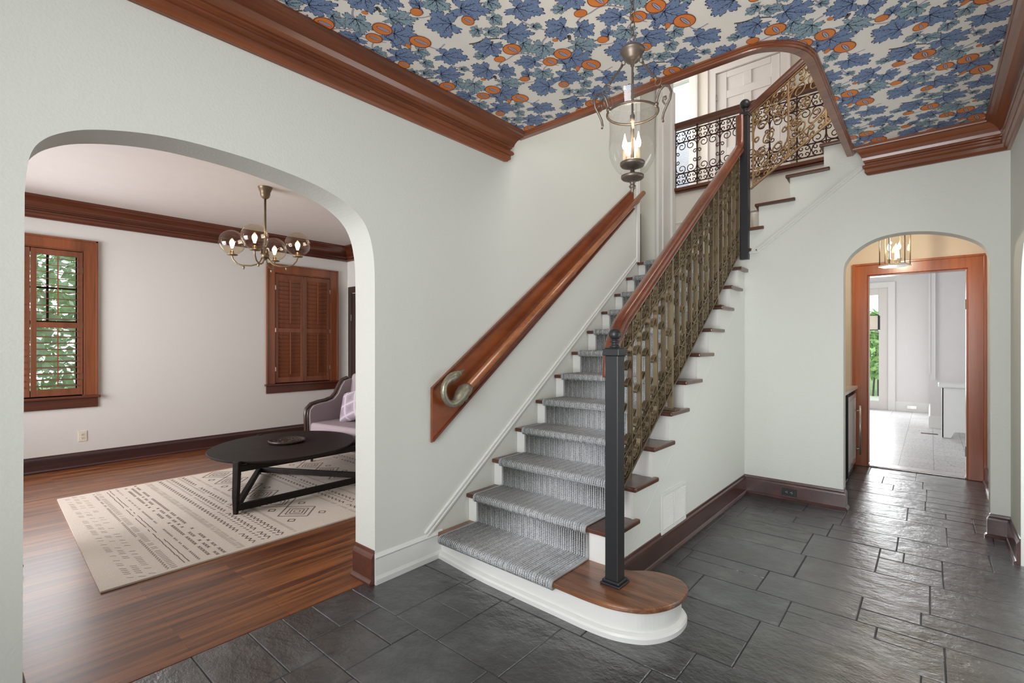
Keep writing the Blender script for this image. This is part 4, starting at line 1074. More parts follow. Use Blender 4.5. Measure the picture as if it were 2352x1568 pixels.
# door on the living room end wall
dd = thing('door_1', (-4.2, YLR, 0), 'dark brown cased door in the living room corner behind the armchair', 'door', kind='structure')
b = MB(); b.prism([(-4.77, 0), (-4.77, 2.30), (-3.6, 2.30), (-3.6, 0), (-3.7, 0), (-3.7, 2.20), (-4.67, 2.20), (-4.67, 0)], 'y', YLR-.022, YLR-.001); b.build('door_casing', M['chairwood'], dd, bevel=.003)
b = MB(); b.box(-4.66, -3.71, YLR-.012, YLR-.002, 0, 2.19); b.build('door_panel', M['chairwood'], dd)
b = MB(); b.box(-4.675, -4.655, YLR-.03, YLR-.022, 1.75, 1.85); b.build('hinge', M['silver'], dd)

def outlet(name, c, n, u, wd, ht_, mt, ms, label):
    """duplex outlet: centre c, outward n, long axis u"""
    n = Vector(n); u = Vector(u); v = n.cross(u); c = Vector(c)
    t = thing(name, c, label, 'outlet')
    b = MB(); b.obox(c+n*.003, u, v, n, wd/2, ht_/2, .003); b.build('cover_plate', mt, t, bevel=.0015)
    for s_ in (-1, 1):
        b = MB(); b.obox(c+n*.0065+u*s_*wd*.17, u, v, n, wd*.13, ht_*.24, .0012); so = b.build('socket', mt, t, bevel=.001)
        b = MB()
        for k in (-1, 1): b.obox(c+n*.0082+u*(s_*wd*.17)+v*k*ht_*.09+u*wd*.02, u, v, n, wd*.045, ht_*.018, .0006)
        b.obox(c+n*.0082+u*(s_*wd*.17-wd*.075), u, v, n, wd*.02, ht_*.04, .0006); b.build('slots', ms, so)
    return t
outlet('wall_outlet', (XL, -.850, .343), (1, 0, 0), (0, 0, 1), .115, .074, M['outlet'], M['slot'], 'cream duplex outlet low on the living room wall')
outlet('wall_outlet', (1.469, YF-.018, .074), (0, -1, 0), (1, 0, 0), .115, .062, M['blackpl'], M['steel'], 'black duplex outlet set sideways in the dark baseboard')

# ------------------------------------------------------------------ rug
rc = [(-1.06, -1.306), (-1.06, 1.98), (-3.43, 2.02), (-3.43, -1.217)]
b = MB(); b.prism(rc, 'z', .001, .011)
def rst(p, q, w, mi, z=.0114):
    p = Vector(p); q = Vector(q); d = q-p
    if d.length < 1e-6: return
    n = Vector((-d.y, d.x)).normalized()*w/2; b.cur = mi
    b.add([(*(p+n), z), (*(p-n), z), (*(q-n), z), (*(q+n), z)], [(0, 1, 2, 3)])
rr = random.Random(3)
X0, X1 = -3.40, -1.09
def row(y, fn, step, skip=.0):
    x = X0+step/2
    while x < X1: 
        if rr.random() >= skip: fn(x, y)
        x += step
def chev(x, y, s, w=.011, mi=1, fl=1):
    rst((x-s, y), (x, y+fl*s), w, mi); rst((x, y+fl*s), (x+s, y), w, mi)
YR = -1.26
for k in range(3): row(YR+.10+.05*k, lambda x, y: rst((x-.012, y-.015), (x+.012, y+.015), .007, 2 if rr.random() < .5 else 1), .034, .45)
row(YR+.27, lambda x, y: chev(x, y, .016, .006), .036, .15)
row(YR+.31, lambda x, y: rst((x, y-.016), (x+.008, y+.016), .008, 1), .03, .2)
for yy in (YR+.37, YR+.395): row(yy, lambda x, y: rst((x-.03, y), (x+.03, y+rr.uniform(-.004, .004)), .006, 1), .06, .15)
row(YR+.44, lambda x, y: chev(x, y, .013, .006), .028, .2)
for k in range(3): row(YR+.50+.04*k, lambda x, y: (chev(x, y, .018, .006, 1 if rr.random() < .6 else 2), chev(x, y+.02, .018, .006, 2, -1)), .042, .3)
row(YR+.68, lambda x, y: rst((x-.004, y-.012), (x+.006, y+.012), .005, 2), .018, .1); row(YR+.705, lambda x, y: rst((x-.004, y-.010), (x+.006, y+.010), .005, 2), .018, .2)
def zig(y, w=.011): row(y, lambda x, y: chev(x, y, .030, w, 1, 1), .060, .08)
def dots(y): row(y, lambda x, y: rst((x-.010, y-.008), (x+.010, y+.008), .012, 1), .052, .1)
zig(YR+.77); dots(YR+.845); zig(YR+.87); dots(YR+.945); zig(YR+.965)
row(YR+1.06, lambda x, y: rst((x-.005, y-.012), (x+.007, y+.012), .006, 2), .02, .1)
def diam(x, y, s, w, mi):
    if y+s > 1.95: return
    for a, c in (((x-s*1.15, y), (x, y+s)), ((x, y+s), (x+s*1.15, y)), ((x+s*1.15, y), (x, y-s)), ((x, y-s), (x-s*1.15, y))): rst(a, c, w, mi)
def band(y):
    x = X0+.16
    while x < X1-.1:
        for s_ in (.030, .064, .098): diam(x, y, s_, .011, 1 if s_ > .04 else 2)
        for a, c in (((x-.17, y), (x, y+.155)), ((x, y+.155), (x+.17, y)), ((x+.17, y), (x, y-.155)), ((x, y-.155), (x-.17, y))): rst(a, c, .013, 1)
        if x+.17 < X1-.05: diam(x+.17, y+.125, .030, .012, 1); diam(x+.17, y-.125, .030, .012, 1)
        x += .345
band(YR+1.27); band(YR+2.08)
zig(YR+1.62); dots(YR+1.69); zig(YR+1.72)
row(YR+1.57, lambda x, y: rst((x-.005, y-.012), (x+.007, y+.012), .006, 2), .02, .1)
row(YR+1.83, lambda x, y: rst((x-.005, y-.012), (x+.007, y+.012), .006, 2), .02, .1)
zig(YR+2.45); dots(YR+2.52); zig(YR+2.55)
b.cur = 0
rug = b.build('area_rug', [M['rug'], M['rugink'], M['rugink2']], fix=False); recentre(rug)
tag(rug, 'cream rug with brown zigzag and diamond pattern on the living room floor', 'rug')

# ------------------------------------------------------------------ coffee table and tray
TZ = .425; tcx, tcy = -2.265, .255
tb = thing('coffee_table', (tcx, tcy, .011), 'black oval coffee table with triangular base on the rug', 'table')
e1 = Vector((.676, -.737)); e2 = Vector((.737, .676))
ell = lambda s_: [tuple(Vector((tcx, tcy))+e1*.705*s_*math.cos(2*PI*k/72)+e2*.62*s_*math.sin(2*PI*k/72)) for k in range(72)]
b = MB(); n = 72; rings = [(.955, TZ-.030), (.985, TZ-.022), (1.0, TZ-.010), (1.0, TZ-.003), (.995, TZ)]
vs = [(*p, z) for s_, z in rings for p in ell(s_)]; fs = [(i*n+k, i*n+(k+1) % n, (i+1)*n+(k+1) % n, (i+1)*n+k) for i in range(len(rings)-1) for k in range(n)]
fs += [tuple(range(n))[::-1], tuple(range((len(rings)-1)*n, len(rings)*n))]; b.add(vs, fs); b.build('tabletop', M['black_table'], tb)
LG = [(-1.815, -.345), (-2.93, .285), (-1.80, .92)]
LT = []
for (x, y) in LG:
    top = Vector((x, y))+(Vector((tcx, tcy))-Vector((x, y)))*.025; LT.append(top)
    b = MB(); d2 = (Vector((tcx, tcy))-Vector((x, y))).normalized(); a3 = Vector((d2.x, d2.y, 0)); s3 = Vector((-d2.y, d2.x, 0))
    vs = []
    for p, z, h1, h2 in ((Vector((x, y)), .012, .015, .016), (Vector((x, y))+d2*.004, .16, .021, .023), (top, TZ-.028, .022, .026), (top, TZ+.006, .021, .025)):
        q = Vector((p.x, p.y, z)); vs += [q-a3*h1-s3*h2, q+a3*h1-s3*h2, q+a3*h1+s3*h2, q-a3*h1+s3*h2]
    fs = [(i*4+k, i*4+(k+1) % 4, i*4+4+(k+1) % 4, i*4+4+k) for i in range(3) for k in range(4)]+[(3, 2, 1, 0), (12, 13, 14, 15)]
    b.add(vs, fs); b.build('leg', M['black_table'], tb, bevel=.006)
for i in range(3):
    a = Vector((*LG[i], 0)); c = Vector((*LG[(i+1) % 3], 0)); m_ = (a+c)/2; d = (c-a).normalized(); s3 = Vector((-d.y, d.x, 0))
    b = MB(); b.obox((m_.x, m_.y, .062), d, s3, Vector((0, 0, 1)), (c-a).length/2-.01, .020, .026); b.build('stretcher', M['black_table'], tb, bevel=.003)
    a = Vector((*LT[i], 0)); c = Vector((*LT[(i+1) % 3], 0)); m_ = (a+c)/2; d = (c-a).normalized(); s3 = Vector((-d.y, d.x, 0))
    b = MB(); b.obox((m_.x, m_.y, TZ-.058), d, s3, Vector((0, 0, 1)), (c-a).length/2-.02, .016, .024); b.build('apron_rail', M['black_table'], tb)
b = MB(); tc2 = (-2.33, .30, TZ+.001)
b.lathe([(0, .0), (.150, 0), (.163, .008), (.166, .024), (.160, .028), (.152, .024), (.146, .016), (0, .014)], tc2, 40)
for k in range(60):
    a = rr.uniform(0, 2*PI); r_ = .13*math.sqrt(rr.random()); b.sphere((tc2[0]+r_*math.cos(a), tc2[1]+r_*math.sin(a), tc2[2]+.016), rr.uniform(.006, .012), 6, (1, 1, .5))
ty = b.build('round_tray', plain('carved_dark_tray', (.030, .018, .013), .4, vary=.5)); recentre(ty)
tag(ty, 'round dark carved tray lying on the black coffee table', 'tray')

# ------------------------------------------------------------------ armchair
fd = Vector((.151, -.990, 0)).normalized(); sd = Vector((-fd.y, fd.x, 0))   # forward, and the side to the viewer's right of the chair front
ao = Vector((-2.66, 1.325, .0))
def AC(s_, f, z): q = ao+sd*s_+fd*f; return Vector((q.x, q.y, z))
ac = thing('armchair', (ao.x, ao.y, .011), 'taupe upholstered armchair with exposed dark wood trim in the living room corner', 'armchair')
Wd, Dp = .50, .40
def abox(mb, s0, s1, f0, f1, z0, z1):
    c = AC((s0+s1)/2, (f0+f1)/2, (z0+z1)/2); mb.obox(c, sd, fd, Vector((0, 0, 1)), (s1-s0)/2, (f1-f0)/2, (z1-z0)/2)
b = MB(); abox(b, -Wd+.04, Wd-.04, -.30, .36, .20, .33); b.build('seat_base', M['uphol'], ac, bevel=.02, seg=3)
b = MB(); abox(b, -Wd+.07, Wd-.07, -.28, .385, .332, .47); b.build('seat_cushion', M['uphol'], ac, bevel=.035, seg=4)
b = MB(); 
vs = []
for s_ in (-Wd+.05, Wd-.05):
    for f, z in ((-.12, .40), (-.34, .40), (-.40, .99), (-.22, 1.015)): vs.append(AC(s_, f, z))
b.add(vs, [(0, 1, 2, 3), (7, 6, 5, 4), (0, 4, 5, 1), (1, 5, 6, 2), (2, 6, 7, 3), (3, 7, 4, 0)]); b.build('backrest', M['uphol'], ac, bevel=.05, seg=4)
arm = [(.38, .22), (.395, .55), (.385, .62), (.34, .665), (.24, .685), (.15, .692), (.06, .715), (.0, .77), (-.05, .86), (-.10, .925), (-.18, .945), (-.36, .94), (-.36, .22)]
for sg in (-1, 1):
    s0, s1 = (sg*Wd, sg*(Wd-.085))
    vs = [AC(s0, f, z) for f, z in arm]+[AC(s1, f, z) for f, z in arm]; n = len(arm)
    b = MB(); b.add(vs, [tuple(range(n))[::-1], tuple(range(n, 2*n))]+[(i, (i+1) % n, n+(i+1) % n, n+i) for i in range(n)]); b.build('arm', M['uphol'], ac, bevel=.015, seg=3)
    b = MB()
    tp = [AC(sg*(Wd-.03), f+.012 if i < 3 else f, z+.010) for i, (f, z) in enumerate(arm[:11])]
    b.tube(tp, [.024]*len(tp), 8, up=tuple(sd)); b.tube([p+sd*(-sg)*.035+Vector((0, 0, -.016)) for p in tp], .010, 6)
    b.build('arm_trim', M['chairwood'], ac)
for s_, f in ((-Wd+.05, .33), (Wd-.05, .33), (-Wd+.06, -.36), (Wd-.06, -.36)):
    b = MB(); b.tube([AC(s_, f, .21), AC(s_, f+(.01 if f > 0 else -.04), .012)], [.024, .014], 10); b.build('leg', M['chairwood'], ac)
# plaid cushion leaning in the chair
b = MB(); cc = AC(-.09, .02, .655); n_ = 10; vs = []; fs = []
tl = (fd*.90+Vector((0, 0, .42))).normalized(); us = (sd*.94+Vector((0, 0, .28))).normalized(); us = (us-tl*us.dot(tl)).normalized(); vs_ = tl.cross(us).normalized()
for side in (1, -1):
    for i in range(n_+1):
        for j in range(n_+1):
            u, v = i/n_*2-1, j/n_*2-1
            pin = 1-.10*(1-abs(u)**2)*abs(v)**3-.0; pin2 = 1-.10*(1-abs(v)**2)*abs(u)**3
            t = .075*max(0, (1-u**4)*(1-v**4))**.6
            vs.append(cc+us*u*.21*pin2+vs_*v*.21*pin+tl*side*t)
o = 0
for side in (0, 1):
    o = side*(n_+1)**2
    for i in range(n_):
        for j in range(n_): fs.append((o+i*(n_+1)+j, o+(i+1)*(n_+1)+j, o+(i+1)*(n_+1)+j+1, o+i*(n_+1)+j+1))
b.smooth = True; b.add(vs, fs); pw = b.build('throw_pillow', M['plaid'])
bm = bmesh.new(); bm.from_mesh(pw.data); bmesh.ops.remove_doubles(bm, verts=bm.verts, dist=.0005); bmesh.ops.recalc_face_normals(bm, faces=bm.faces); bm.to_mesh(pw.data); bm.free()
for p in pw.data.polygons: p.use_smooth = True
recentre(pw); tag(pw, 'mauve plaid throw pillow leaning in the armchair', 'pillow')

# side table mostly hidden by the left jamb
sx, sy = -1.98, -1.79
sdt = thing('side_table', (sx, sy, 0), 'dark wooden pedestal table almost hidden behind the left side of the arch', 'table')
b = MB(); b.lathe([(0, .60), (.22, .60), (.235, .612), (.22, .625), (0, .625)], (sx, sy, 0), 36); b.build('tabletop', M['chairwood'], sdt)
b = MB(); b.lathe([(0, .12), (.035, .12), (.045, .20), (.025, .30), (.032, .45), (.05, .60), (0, .60)], (sx, sy, 0), 20); b.build('pedestal', M['chairwood'], sdt)
for a in (42, 162, 282):
    a = math.radians(a); q = lambda r, z: (sx+r*math.cos(a), sy+r*math.sin(a), z)
    b = MB(); b.tube([q(.02, .20), q(.10, .21), q(.18, .15), q(.25, .06), q(.31, .035), q(.335, .042)], [.03, .028, .022, .018, .022, .016], 10); b.sphere(q(.31, .022), .022, 10); b.build('leg', M['chairwood'], sdt)

# ------------------------------------------------------------------ vent grille on the stair side
vg = thing('vent_grille', (1.1, 1.32, .17), 'white louvred return-air grille low on the side of the staircase', 'vent')
gy0, gy1, gz0, gz1 = 1.115, 1.525, .150, .412; gx = 1.0972
b = MB()
for a, c, e, f in ((gy0, gy1, gz0, gz0+.022), (gy0, gy1, gz1-.022, gz1), (gy0, gy0+.022, gz0+.022, gz1-.022), (gy1-.022, gy1, gz0+.022, gz1-.022), ((gy0+gy1)/2-.006, (gy0+gy1)/2+.006, gz0+.022, gz1-.022)): b.box(gx, gx+.010, a, c, e, f)
b.build('grille_frame', M['white'], vg, bevel=.002)
b = MB(); louvz = [gz0+.03+i*.0125 for i in range(17)]
for z in louvz: b.obox((gx+.005, (gy0+gy1)/2, z), Vector((0, 1, 0)), Vector((.7, 0, -.7)).normalized(), Vector((.7, 0, .7)).normalized(), (gy1-gy0)/2-.02, .006, .0012)
b.build('louvres', M['white'], vg)
b = MB(); b.box(gx-.0, gx+.001, gy0+.01, gy1-.01, gz0+.01, gz1-.01); b.build('backing', plain('vent_shadow_backing', (.42, .41, .40), .8), vg)

# ------------------------------------------------------------------ passage: door casing, fridge, counter, lantern
d2 = thing('door_2', ((DX0+DX1)/2, 4.91, 0), 'reddish-brown wood cased doorway at the end of the passage', 'doorway', kind='structure')
b = MB(); cw = .137
b.prism([(DX0-cw, 0), (DX0-cw, DZ+.133), (DX1+cw, DZ+.133), (DX1+cw, 0), (DX1, 0), (DX1, DZ), (DX0, DZ), (DX0, 0)], 'y', 4.882, 4.909)
b.prism([(DX0-cw, 0), (DX0-cw, DZ+.133), (DX1+cw, DZ+.133), (DX1+cw, 0), (DX1+cw-.024, 0), (DX1+cw-.024, DZ+.109), (DX0-cw+.024, DZ+.109), (DX0-cw+.024, 0)], 'y', 4.868, 4.884)
b.box(DX0-.001, DX0+.012, 4.90, 5.035, 0, DZ); b.box(DX1-.012, DX1+.001, 4.90, 5.035, 0, DZ); b.box(DX0, DX1, 4.90, 5.035, DZ-.012, DZ+.001)
b.build('door_casing', M['case_door'], d2, bevel=.004)
for zz in (.28, 1.78):
    b = MB(); b.box(DX1-.020, DX1-.011, 4.898, 4.93, zz-.05, zz+.05); b.build('hinge', M['brassdk'], d2)
b = MB(); b.prism([(DX0+.013, .0), (DX1-.013, 0), (DX1-.013, .016), (DX0+.013, .016)], 'y', 4.905, 5.09); b.build('threshold', M['steel'], d2, bevel=.006)
baseb('baseboard_passage', [(XR, 4.88), (XR, 3.1)], [(-1, 0)], 'dark baseboard on the right side of the passage')
fx = 1.778
fr = thing('wine_fridge', (1.5, 4.42, 0), 'black wine fridge with glass and steel door under the passage counter', 'fridge')
b = MB(); b.box(1.26, fx-.04, 4.07, 4.80, 0, .84); b.box(fx-.16, fx+.004, 4.056, 4.0745, .02, .862); b.build('fridge_body', M['blackpl'], fr)
b = MB()
for a, c, e, f in ((4.075, 4.12, .06, .83), (4.75, 4.795, .06, .83), (4.12, 4.75, .06, .12), (4.12, 4.75, .78, .83)): b.box(fx-.038, fx, a, c, e, f)
dr = b.build('fridge_door', M['steel'], fr, bevel=.003)
b = MB(); b.box(fx-.030, fx-.006, 4.12, 4.75, .12, .78); b.build('door_glass', plain('painted_reflection_glass', (.78, .77, .77), .42, .3), dr)  # pale colour stands in for the bright passage wall reflected in the glass
b = MB(); b.tube([(fx+.045, 4.70, .16), (fx+.045, 4.70, .70)], .011, 10)
for z in (.22, .64): b.tube([(fx, 4.70, z), (fx+.045, 4.70, z)], .008, 8)
b.build('handle', M['steel'], dr)
b = MB(); b.box(fx-.04, fx-.012, 4.08, 4.79, .005, .055); b.build('toe_grille', M['blackpl'], fr)
ct = thing('bar_cabinet', (1.5, 4.0, 0), 'dark cabinet run with pale stone countertop above the wine fridge', 'cabinet')
b = MB(); b.box(1.251, 1.785, 3.66, 4.905, .872, .905); b.build('countertop', M['quartz'], ct, bevel=.004)
b = MB(); b.box(1.26, 1.66, 3.72, 4.05, .09, .871); b.box(1.26, 1.74, 4.05, 4.86, .845, .871); b.box(1.26, 1.74, 4.81, 4.86, 0, .845); b.box(1.26, 1.69, 3.73, 4.05, 0, .09); b.build('cabinet_body', M['iron'], ct)
# hexagonal lantern
hx, hy = 2.155, 3.95
hl = thing('glass_lantern', (hx, hy, 2.1), 'six-sided clear glass lantern with candle bulbs in the small arched passage', 'pendant light')
hr = .115; hexp = lambda r, k: (hx+r*math.cos(math.radians(60*k+12)), hy+r*math.sin(math.radians(60*k+12)))
b = MB(); b.prism([hexp(hr+.012, k) for k in range(6)], 'z', 2.105, 2.113); b.prism([hexp(hr+.004, k) for k in range(6)], 'z', 2.113, 2.122); b.build('base_plate', M['silver'], hl, bevel=.002)
b = MB(); b.prism([hexp(hr+.006, k) for k in range(6)], 'z', 2.44, 2.456); b.lathe([(.05, 0), (.03, .03), (.008, .05), (.008, .145)], (hx, hy, 2.456), 16); b.build('top_cap', M['brassdk'], hl)
b = MB()
for k in range(6): b.tube([(*hexp(hr, k), 2.12), (*hexp(hr, k), 2.445)], .0045, 6)
b.build('cage_bars', M['brassdk'], hl)
b = MB()
for k in range(6):
    p, q = hexp(hr-.004, k), hexp(hr-.004, k+1); b.add([(*p, 2.122), (*q, 2.122), (*q, 2.44), (*p, 2.44)], [(0, 1, 2, 3)])
b.build('glass_pane', M['glass'], hl, fix=False)
for k in range(3):
    a = math.radians(120*k+200); x, y = hx+.045*math.cos(a), hy+.045*math.sin(a)
    b = MB(); b.lathe([(0, 0), (.006, 0), (.008, .02), (.020, .045), (.020, .05), (.011, .05), (.011, .13), (0, .13)], (x, y, 2.125), 16); b.build('candle_sleeve', M['candle'], hl)
    b = MB(); b.lathe([(.004, 0), (.011, .012), (.014, .026), (.010, .042), (.004, .058), (0, .066)], (x, y, 2.256), 14); b.build('candle_bulb', M['flame2'], hl)
point('passage_lantern_glow', (hx, hy, 2.36), 15, (1, .86, .68), .009)

# ------------------------------------------------------------------ back room beyond the passage
d3 = thing('door_3', (1.47, 11, 0), 'white glazed garden door at the far end of the back room', 'door', kind='structure')
b = MB(); b.prism([(1.08, 0), (1.08, 2.68), (1.86, 2.68), (1.86, 0), (1.742, 0), (1.742, 2.56), (1.20, 2.56), (1.20, 0)], 'y', 10.96, 10.999); b.build('door_casing', M['white'], d3, bevel=.004)
b = MB()
for a, c, e, f in ((1.20, 1.30, 0, 2.56), (1.585, 1.742, 0, 2.56), (1.30, 1.585, 0, .18), (1.30, 1.585, 2.42, 2.56)): b.box(a, c, 11.0, 11.045, e, f)
b.build('door_leaf', M['door_white'], d3, bevel=.003)
b = MB(); b.box(1.30, 1.585, 11.02, 11.026, .18, 2.42); b.build('glass', M['pane'], d3)
b = MB(); b.sweep([(0, 0), (.02, 0), (.02, .17), (.01, .19), (0, .19)], [(1.86, 11), (2.41, 11), (2.41, 8.72), (4.5, 8.72)], [(0, -1), (-1, 0), (0, -1)], .004)
struct('baseboard_kitchen', b, M['white'], 'tall white baseboard round the back room', 'baseboard')
b = MB(); b.box(2.39, 2.409, 8.71, 8.76, .9, 2.99); b.box(2.455, 2.475, 8.69, 8.719, .8, 2.99)
struct('trim_10', b, M['white'], 'white vertical trim on the projecting wall corner in the back room', 'trim')
pl_ = thing('box_pendant', (1.532, 9.2, 1.635), 'cream box pendant lamp with a thin black frame hanging before the garden door', 'pendant light')
kx, ky, kz0, kz1, kw = 1.532, 9.2, 1.635, 1.900, 0.17
b = MB()
for sx_ in (-1, 0, 1):
    for sy_ in (-1, 0, 1):
        if (sx_ == 0) != (sy_ == 0) or (sx_ and sy_): b.box(kx+sx_*kw-.006, kx+sx_*kw+.006, ky+sy_*kw-.006, ky+sy_*kw+.006, kz0, kz1)
for z in (kz0, kz1):
    for q in (-1, 1): b.box(kx-kw-.006, kx+kw+.006, ky+q*kw-.0055, ky+q*kw+.0055, z-.006, z+.006); b.box(kx+q*kw-.0055, kx+q*kw+.0055, ky-kw+.006, ky+kw-.006, z-.006, z+.006)
b.tube([(kx, ky, kz1+.1), (kx, ky, 2.998)], .006, 6)
for q in (-1, 1): b.tube([(kx+q*kw, ky, kz1), (kx, ky, kz1+.1)], .005, 6)
b.build('lamp_frame', M['blackpl'], pl_)
b = MB(); w_ = kw-.012; b.box(kx-w_, kx+w_, ky-w_, ky+w_, kz0+.01, kz1-.01); b.build('lamp_shade', plain('cream_lamp_shade', (.86, .80, .66), .8), pl_)
rd = thing('radiator_cover', (2.75, 7.8, 0), 'white wooden radiator cover standing in the back room', 'radiator cover')
b = MB(); b.prism([(2.54, .01), (2.54, .74), (3.4, .74), (3.4, .01), (3.3, .01), (3.3, .10), (2.68, .10), (2.64, .01)], 'y', 7.66, 7.69); b.box(2.54, 2.56, 7.66, 8.0, .01, .74); b.build('cover_body', M['white'], rd, bevel=.004)
b = MB(); b.box(2.50, 3.44, 7.62, 8.02, .74, .80); b.build('top_board', M['white'], rd, bevel=.012)
b = MB(); b.box(2.68, 2.86, 7.655, 7.661, .30, .45); b.build('access_panel', M['white'], rd, bevel=.001)
b = MB(); b.box(2.30, 2.50, 7.92, 8.0, .0045, .009); fv_ = b.build('floor_register', M['iron']); tag(recentre(fv_), 'small brown floor register in the white tile floor', 'vent')
b = MB(); b.box(2.05, 2.20, 10.972, 10.979, .06, .12); 
wr = b.build('wall_register', M['silver']); tag(recentre(wr), 'small grey register plate in the white baseboard beyond the passage', 'vent')

# ------------------------------------------------------------------ upper hall: casing, window, door
t = thing('door_4', (0, 3.75, nz(12)), 'white fluted door casing at the top of the lower flight', 'doorway', kind='structure')
b = MB()
for a, c, x in ((3.50, 3.60, .030), (3.60, 3.63, .044), (3.63, 3.86, .022), (3.86, 3.90, .044), (3.90, 3.995, .030)): b.box(.001, x, a, c, nz(12), 4.46)
b.box(.001, .030, 3.02, 3.86, 4.44, 4.62); b.box(.001, .044, 3.02, 3.62, 4.42, 4.45)
b.box(-.2, .012, 3.045, 3.062, nz(12), 4.42); b.box(.001, .02, 2.985, 3.055, nz(12), 4.5)
b.build('door_casing', M['white'], t, bevel=.004)
w3 = thing('window_3', (-.75, YU, UP), 'bright upstairs window with white blinds at the left of the hall', 'window', kind='structure')
b = MB()
for a, c, e, f in ((-1.27, -1.15, UP, 5.5), (-.36, -.25, UP, 5.5), (-.25, -.235, UP, 5.5), (-1.15, -.36, 5.4, 5.5), (-1.15, -.36, UP, UP+.33)): b.box(a, c, YU-.03, YU-.001, e, f)
b.build('window_casing', M['white'], w3, bevel=.004)
b = MB(); b.box(-1.15, -.36, YU+.05, YU+.056, UP+.3, 5.4); b.build('glass', M['pane'], w3)
b = MB()
for k in range(34): b.obox((-.755, YU+.02, UP+.36+k*.025), Vector((1, 0, 0)), Vector((0, .8, -.6)), Vector((0, .6, .8)), .39, .012, .0008)
b.build('blind', M['blind'], w3)
d5 = thing('door_5', (.45, YU, UP), 'white six-panel door in the upstairs hall', 'door', kind='structure')
b = MB(); b.prism([(-.10, UP), (-.10, 5.46), (1.0, 5.46), (1.0, UP), (.875, UP), (.875, 5.33), (.03, 5.33), (.03, UP)], 'y', YU-.025, YU-.001)
b.box(-.10, -.075, YU-.04, YU-.02, UP, 5.46); b.box(.975, 1.0, YU-.04, YU-.02, UP, 5.46); b.build('door_casing', M['door_white'], d5, bevel=.004)
b = MB(); dx0, dx1 = .04, .865
b.box(dx0, dx1, YU+.02, YU+.05, UP+.01, 5.32)
zr = [(UP+.01, UP+.22), (UP+.80, UP+.95), (UP+1.66, UP+1.77), (UP+1.96, 5.32)]
mA, mB = (dx0+dx1)/2-.055, (dx0+dx1)/2+.055
for a, c in ((dx0, dx0+.135), (dx1-.11, dx1)): b.box(a, c, YU+.005, YU+.0195, UP+.01, 5.32)
for e, f in zr: b.box(dx0+.135, dx1-.11, YU+.005, YU+.0195, e, f)
for (e0, f0), (e1, f1) in zip(zr[:-1], zr[1:]): b.box(mA, mB, YU+.005, YU+.0195, f0, e1)
lf = b.build('door_leaf', M['door_white'], d5, bevel=.006)
for zz in (UP+.3, UP+1.05, UP+1.70):
    b = MB(); b.tube([(.036, YU-.004, zz-.05), (.036, YU-.004, zz+.05)], .007, 8); b.build('hinge', M['silver'], d5)
b = MB(); b.box(1.0, 3.5, YU-.015, YU-.001, UP, UP+.15); struct('baseboard_upper', b, M['white'], 'white baseboard of the upstairs hall', 'baseboard')
# cabinet glimpsed through the landing opening
cb = thing('low_cabinet', (-.6, 3.55, nz(12)), 'dark-framed low cabinet with tan panels seen through the opening at the landing', 'cabinet')
q0 = .0
def cbx(u0, u1, z0, z1, y0=3.50, y1=3.6): return (u0, u1, y0, y1, z0, z1)
b = MB(); b.box(-1.0, -.205, 3.48, 3.61, 2.885, 2.925); b.box(-1.0, -.205, 3.50, 3.61, 2.80, 2.885)
for u in (-.97, -.84, -.71, -.575, -.445, -.315, -.22): b.box(u-.016, u+.016, 3.49, 3.60, 2.258, 2.81)
b.box(-1.0, -.205, 3.50, 3.60, 2.258, 2.30); b.build('frame', M['chairwood'], cb, bevel=.003)
b = MB(); b.box(-.99, -.21, 3.53, 3.60, 2.29, 2.81); b.build('door_panels', plain('tan_wood_panel', (.50, .27, .13), .5, vary=.12), cb)

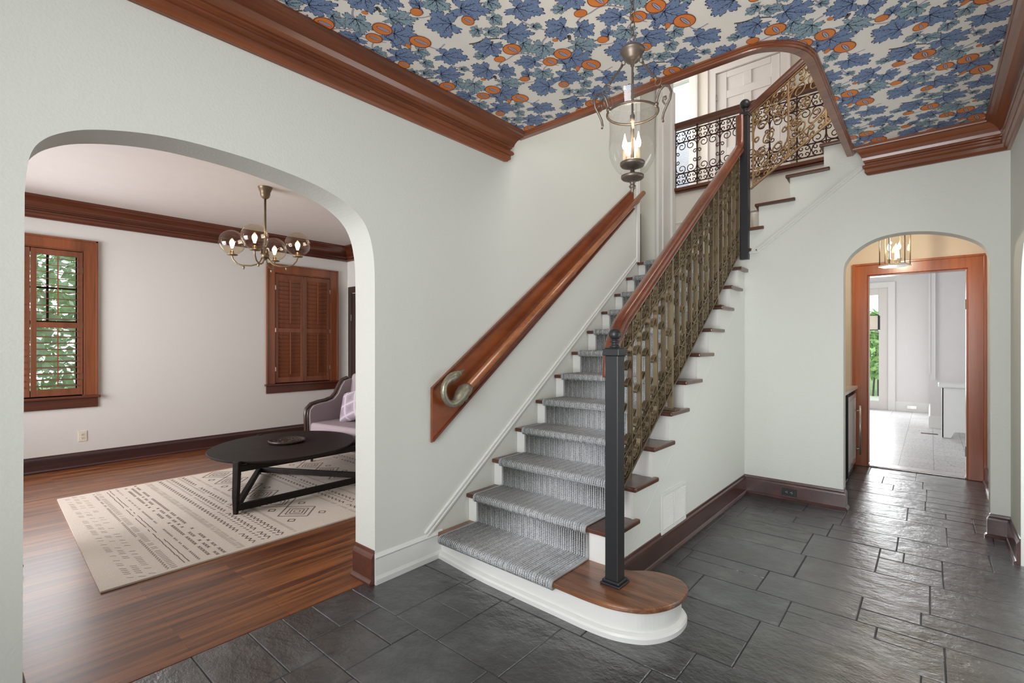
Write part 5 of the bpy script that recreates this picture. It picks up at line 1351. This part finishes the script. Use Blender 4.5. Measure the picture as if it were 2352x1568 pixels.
# ------------------------------------------------------------------ garden outside
def foliage(name, c, ext, n, size, mats_, label, stems=True, seed=1):
    rd_ = random.Random(seed); t = thing(name, (c[0], c[1], -.3), label, 'shrub')
    for mi, m_ in enumerate(mats_):
        b = MB()
        for _ in range(n):
            p = Vector((c[0]+max(-1.1, min(1.1, rd_.gauss(0, .5)))*ext[0], c[1]+rd_.uniform(-ext[1], ext[1]), c[2]+rd_.uniform(-ext[2], ext[2])))
            d = Vector((rd_.uniform(-1, 1), rd_.uniform(-1, 1), rd_.uniform(-.9, .5))).normalized(); s3 = d.orthogonal().normalized(); s3 = s3*math.cos(rd_.random()*6)+d.cross(s3)*math.sin(rd_.random()*6)
            L = size*rd_.uniform(.6, 1.4); w = L*rd_.uniform(.16, .3)
            b.add([p, p+d*L*.45+s3*w, p+d*L, p+d*L*.45-s3*w], [(0, 1, 2, 3)])
        o_ = b.build('leaves', m_, t, fix=False); o_['kind'] = 'stuff'
    b = MB()
    for k in range(10):
        y = c[1]+rd_.uniform(-ext[1], ext[1]); x = c[0]+rd_.uniform(-ext[0], ext[0])*.4
        b.tube([(x, y, -.3), (x+rd_.uniform(-.1, .1), y+rd_.uniform(-.15, .15), c[2]), (x+rd_.uniform(-.2, .2), y+rd_.uniform(-.4, .4), c[2]+ext[2]*.9)], [.03, .018, .006], 6)
    b.build('branches', M['bark'], t)
    return t
foliage('garden_shrub', (-6.6, -1.9, 1.7), (1.0, 2.4, 2.3), 9000, .15, [M['leaf'], M['leaf2']], 'light green leafy shrub outside the left living room window', seed=4)
foliage('garden_hedge', (1.5, 17.5, 1.35), (1.0, 2.6, .95), 2600, .18, [M['leaf3'], M['leaf4']], 'clipped green hedge seen through the far garden door', seed=9)
foliage('garden_tree', (1.2, 23.5, 4.8), (1.2, 3.0, 1.3), 700, .3, [M['leaf2']], 'tree crown above the hedge beyond the far garden door', seed=12)
b = MB(); b.box(-25, XL-.2, -20, 25, -.35, -.3); b.box(-25, 25, 15.5, 45, -.35, -.3); struct('ground_lawn', b, M['lawn'], 'green lawn outside', 'ground')
b = MB(); b.box(-6, 8, 11.1, 15.5, -.35, -.1); struct('ground_patio', b, M['patio'], 'pale paving outside the garden door', 'ground')
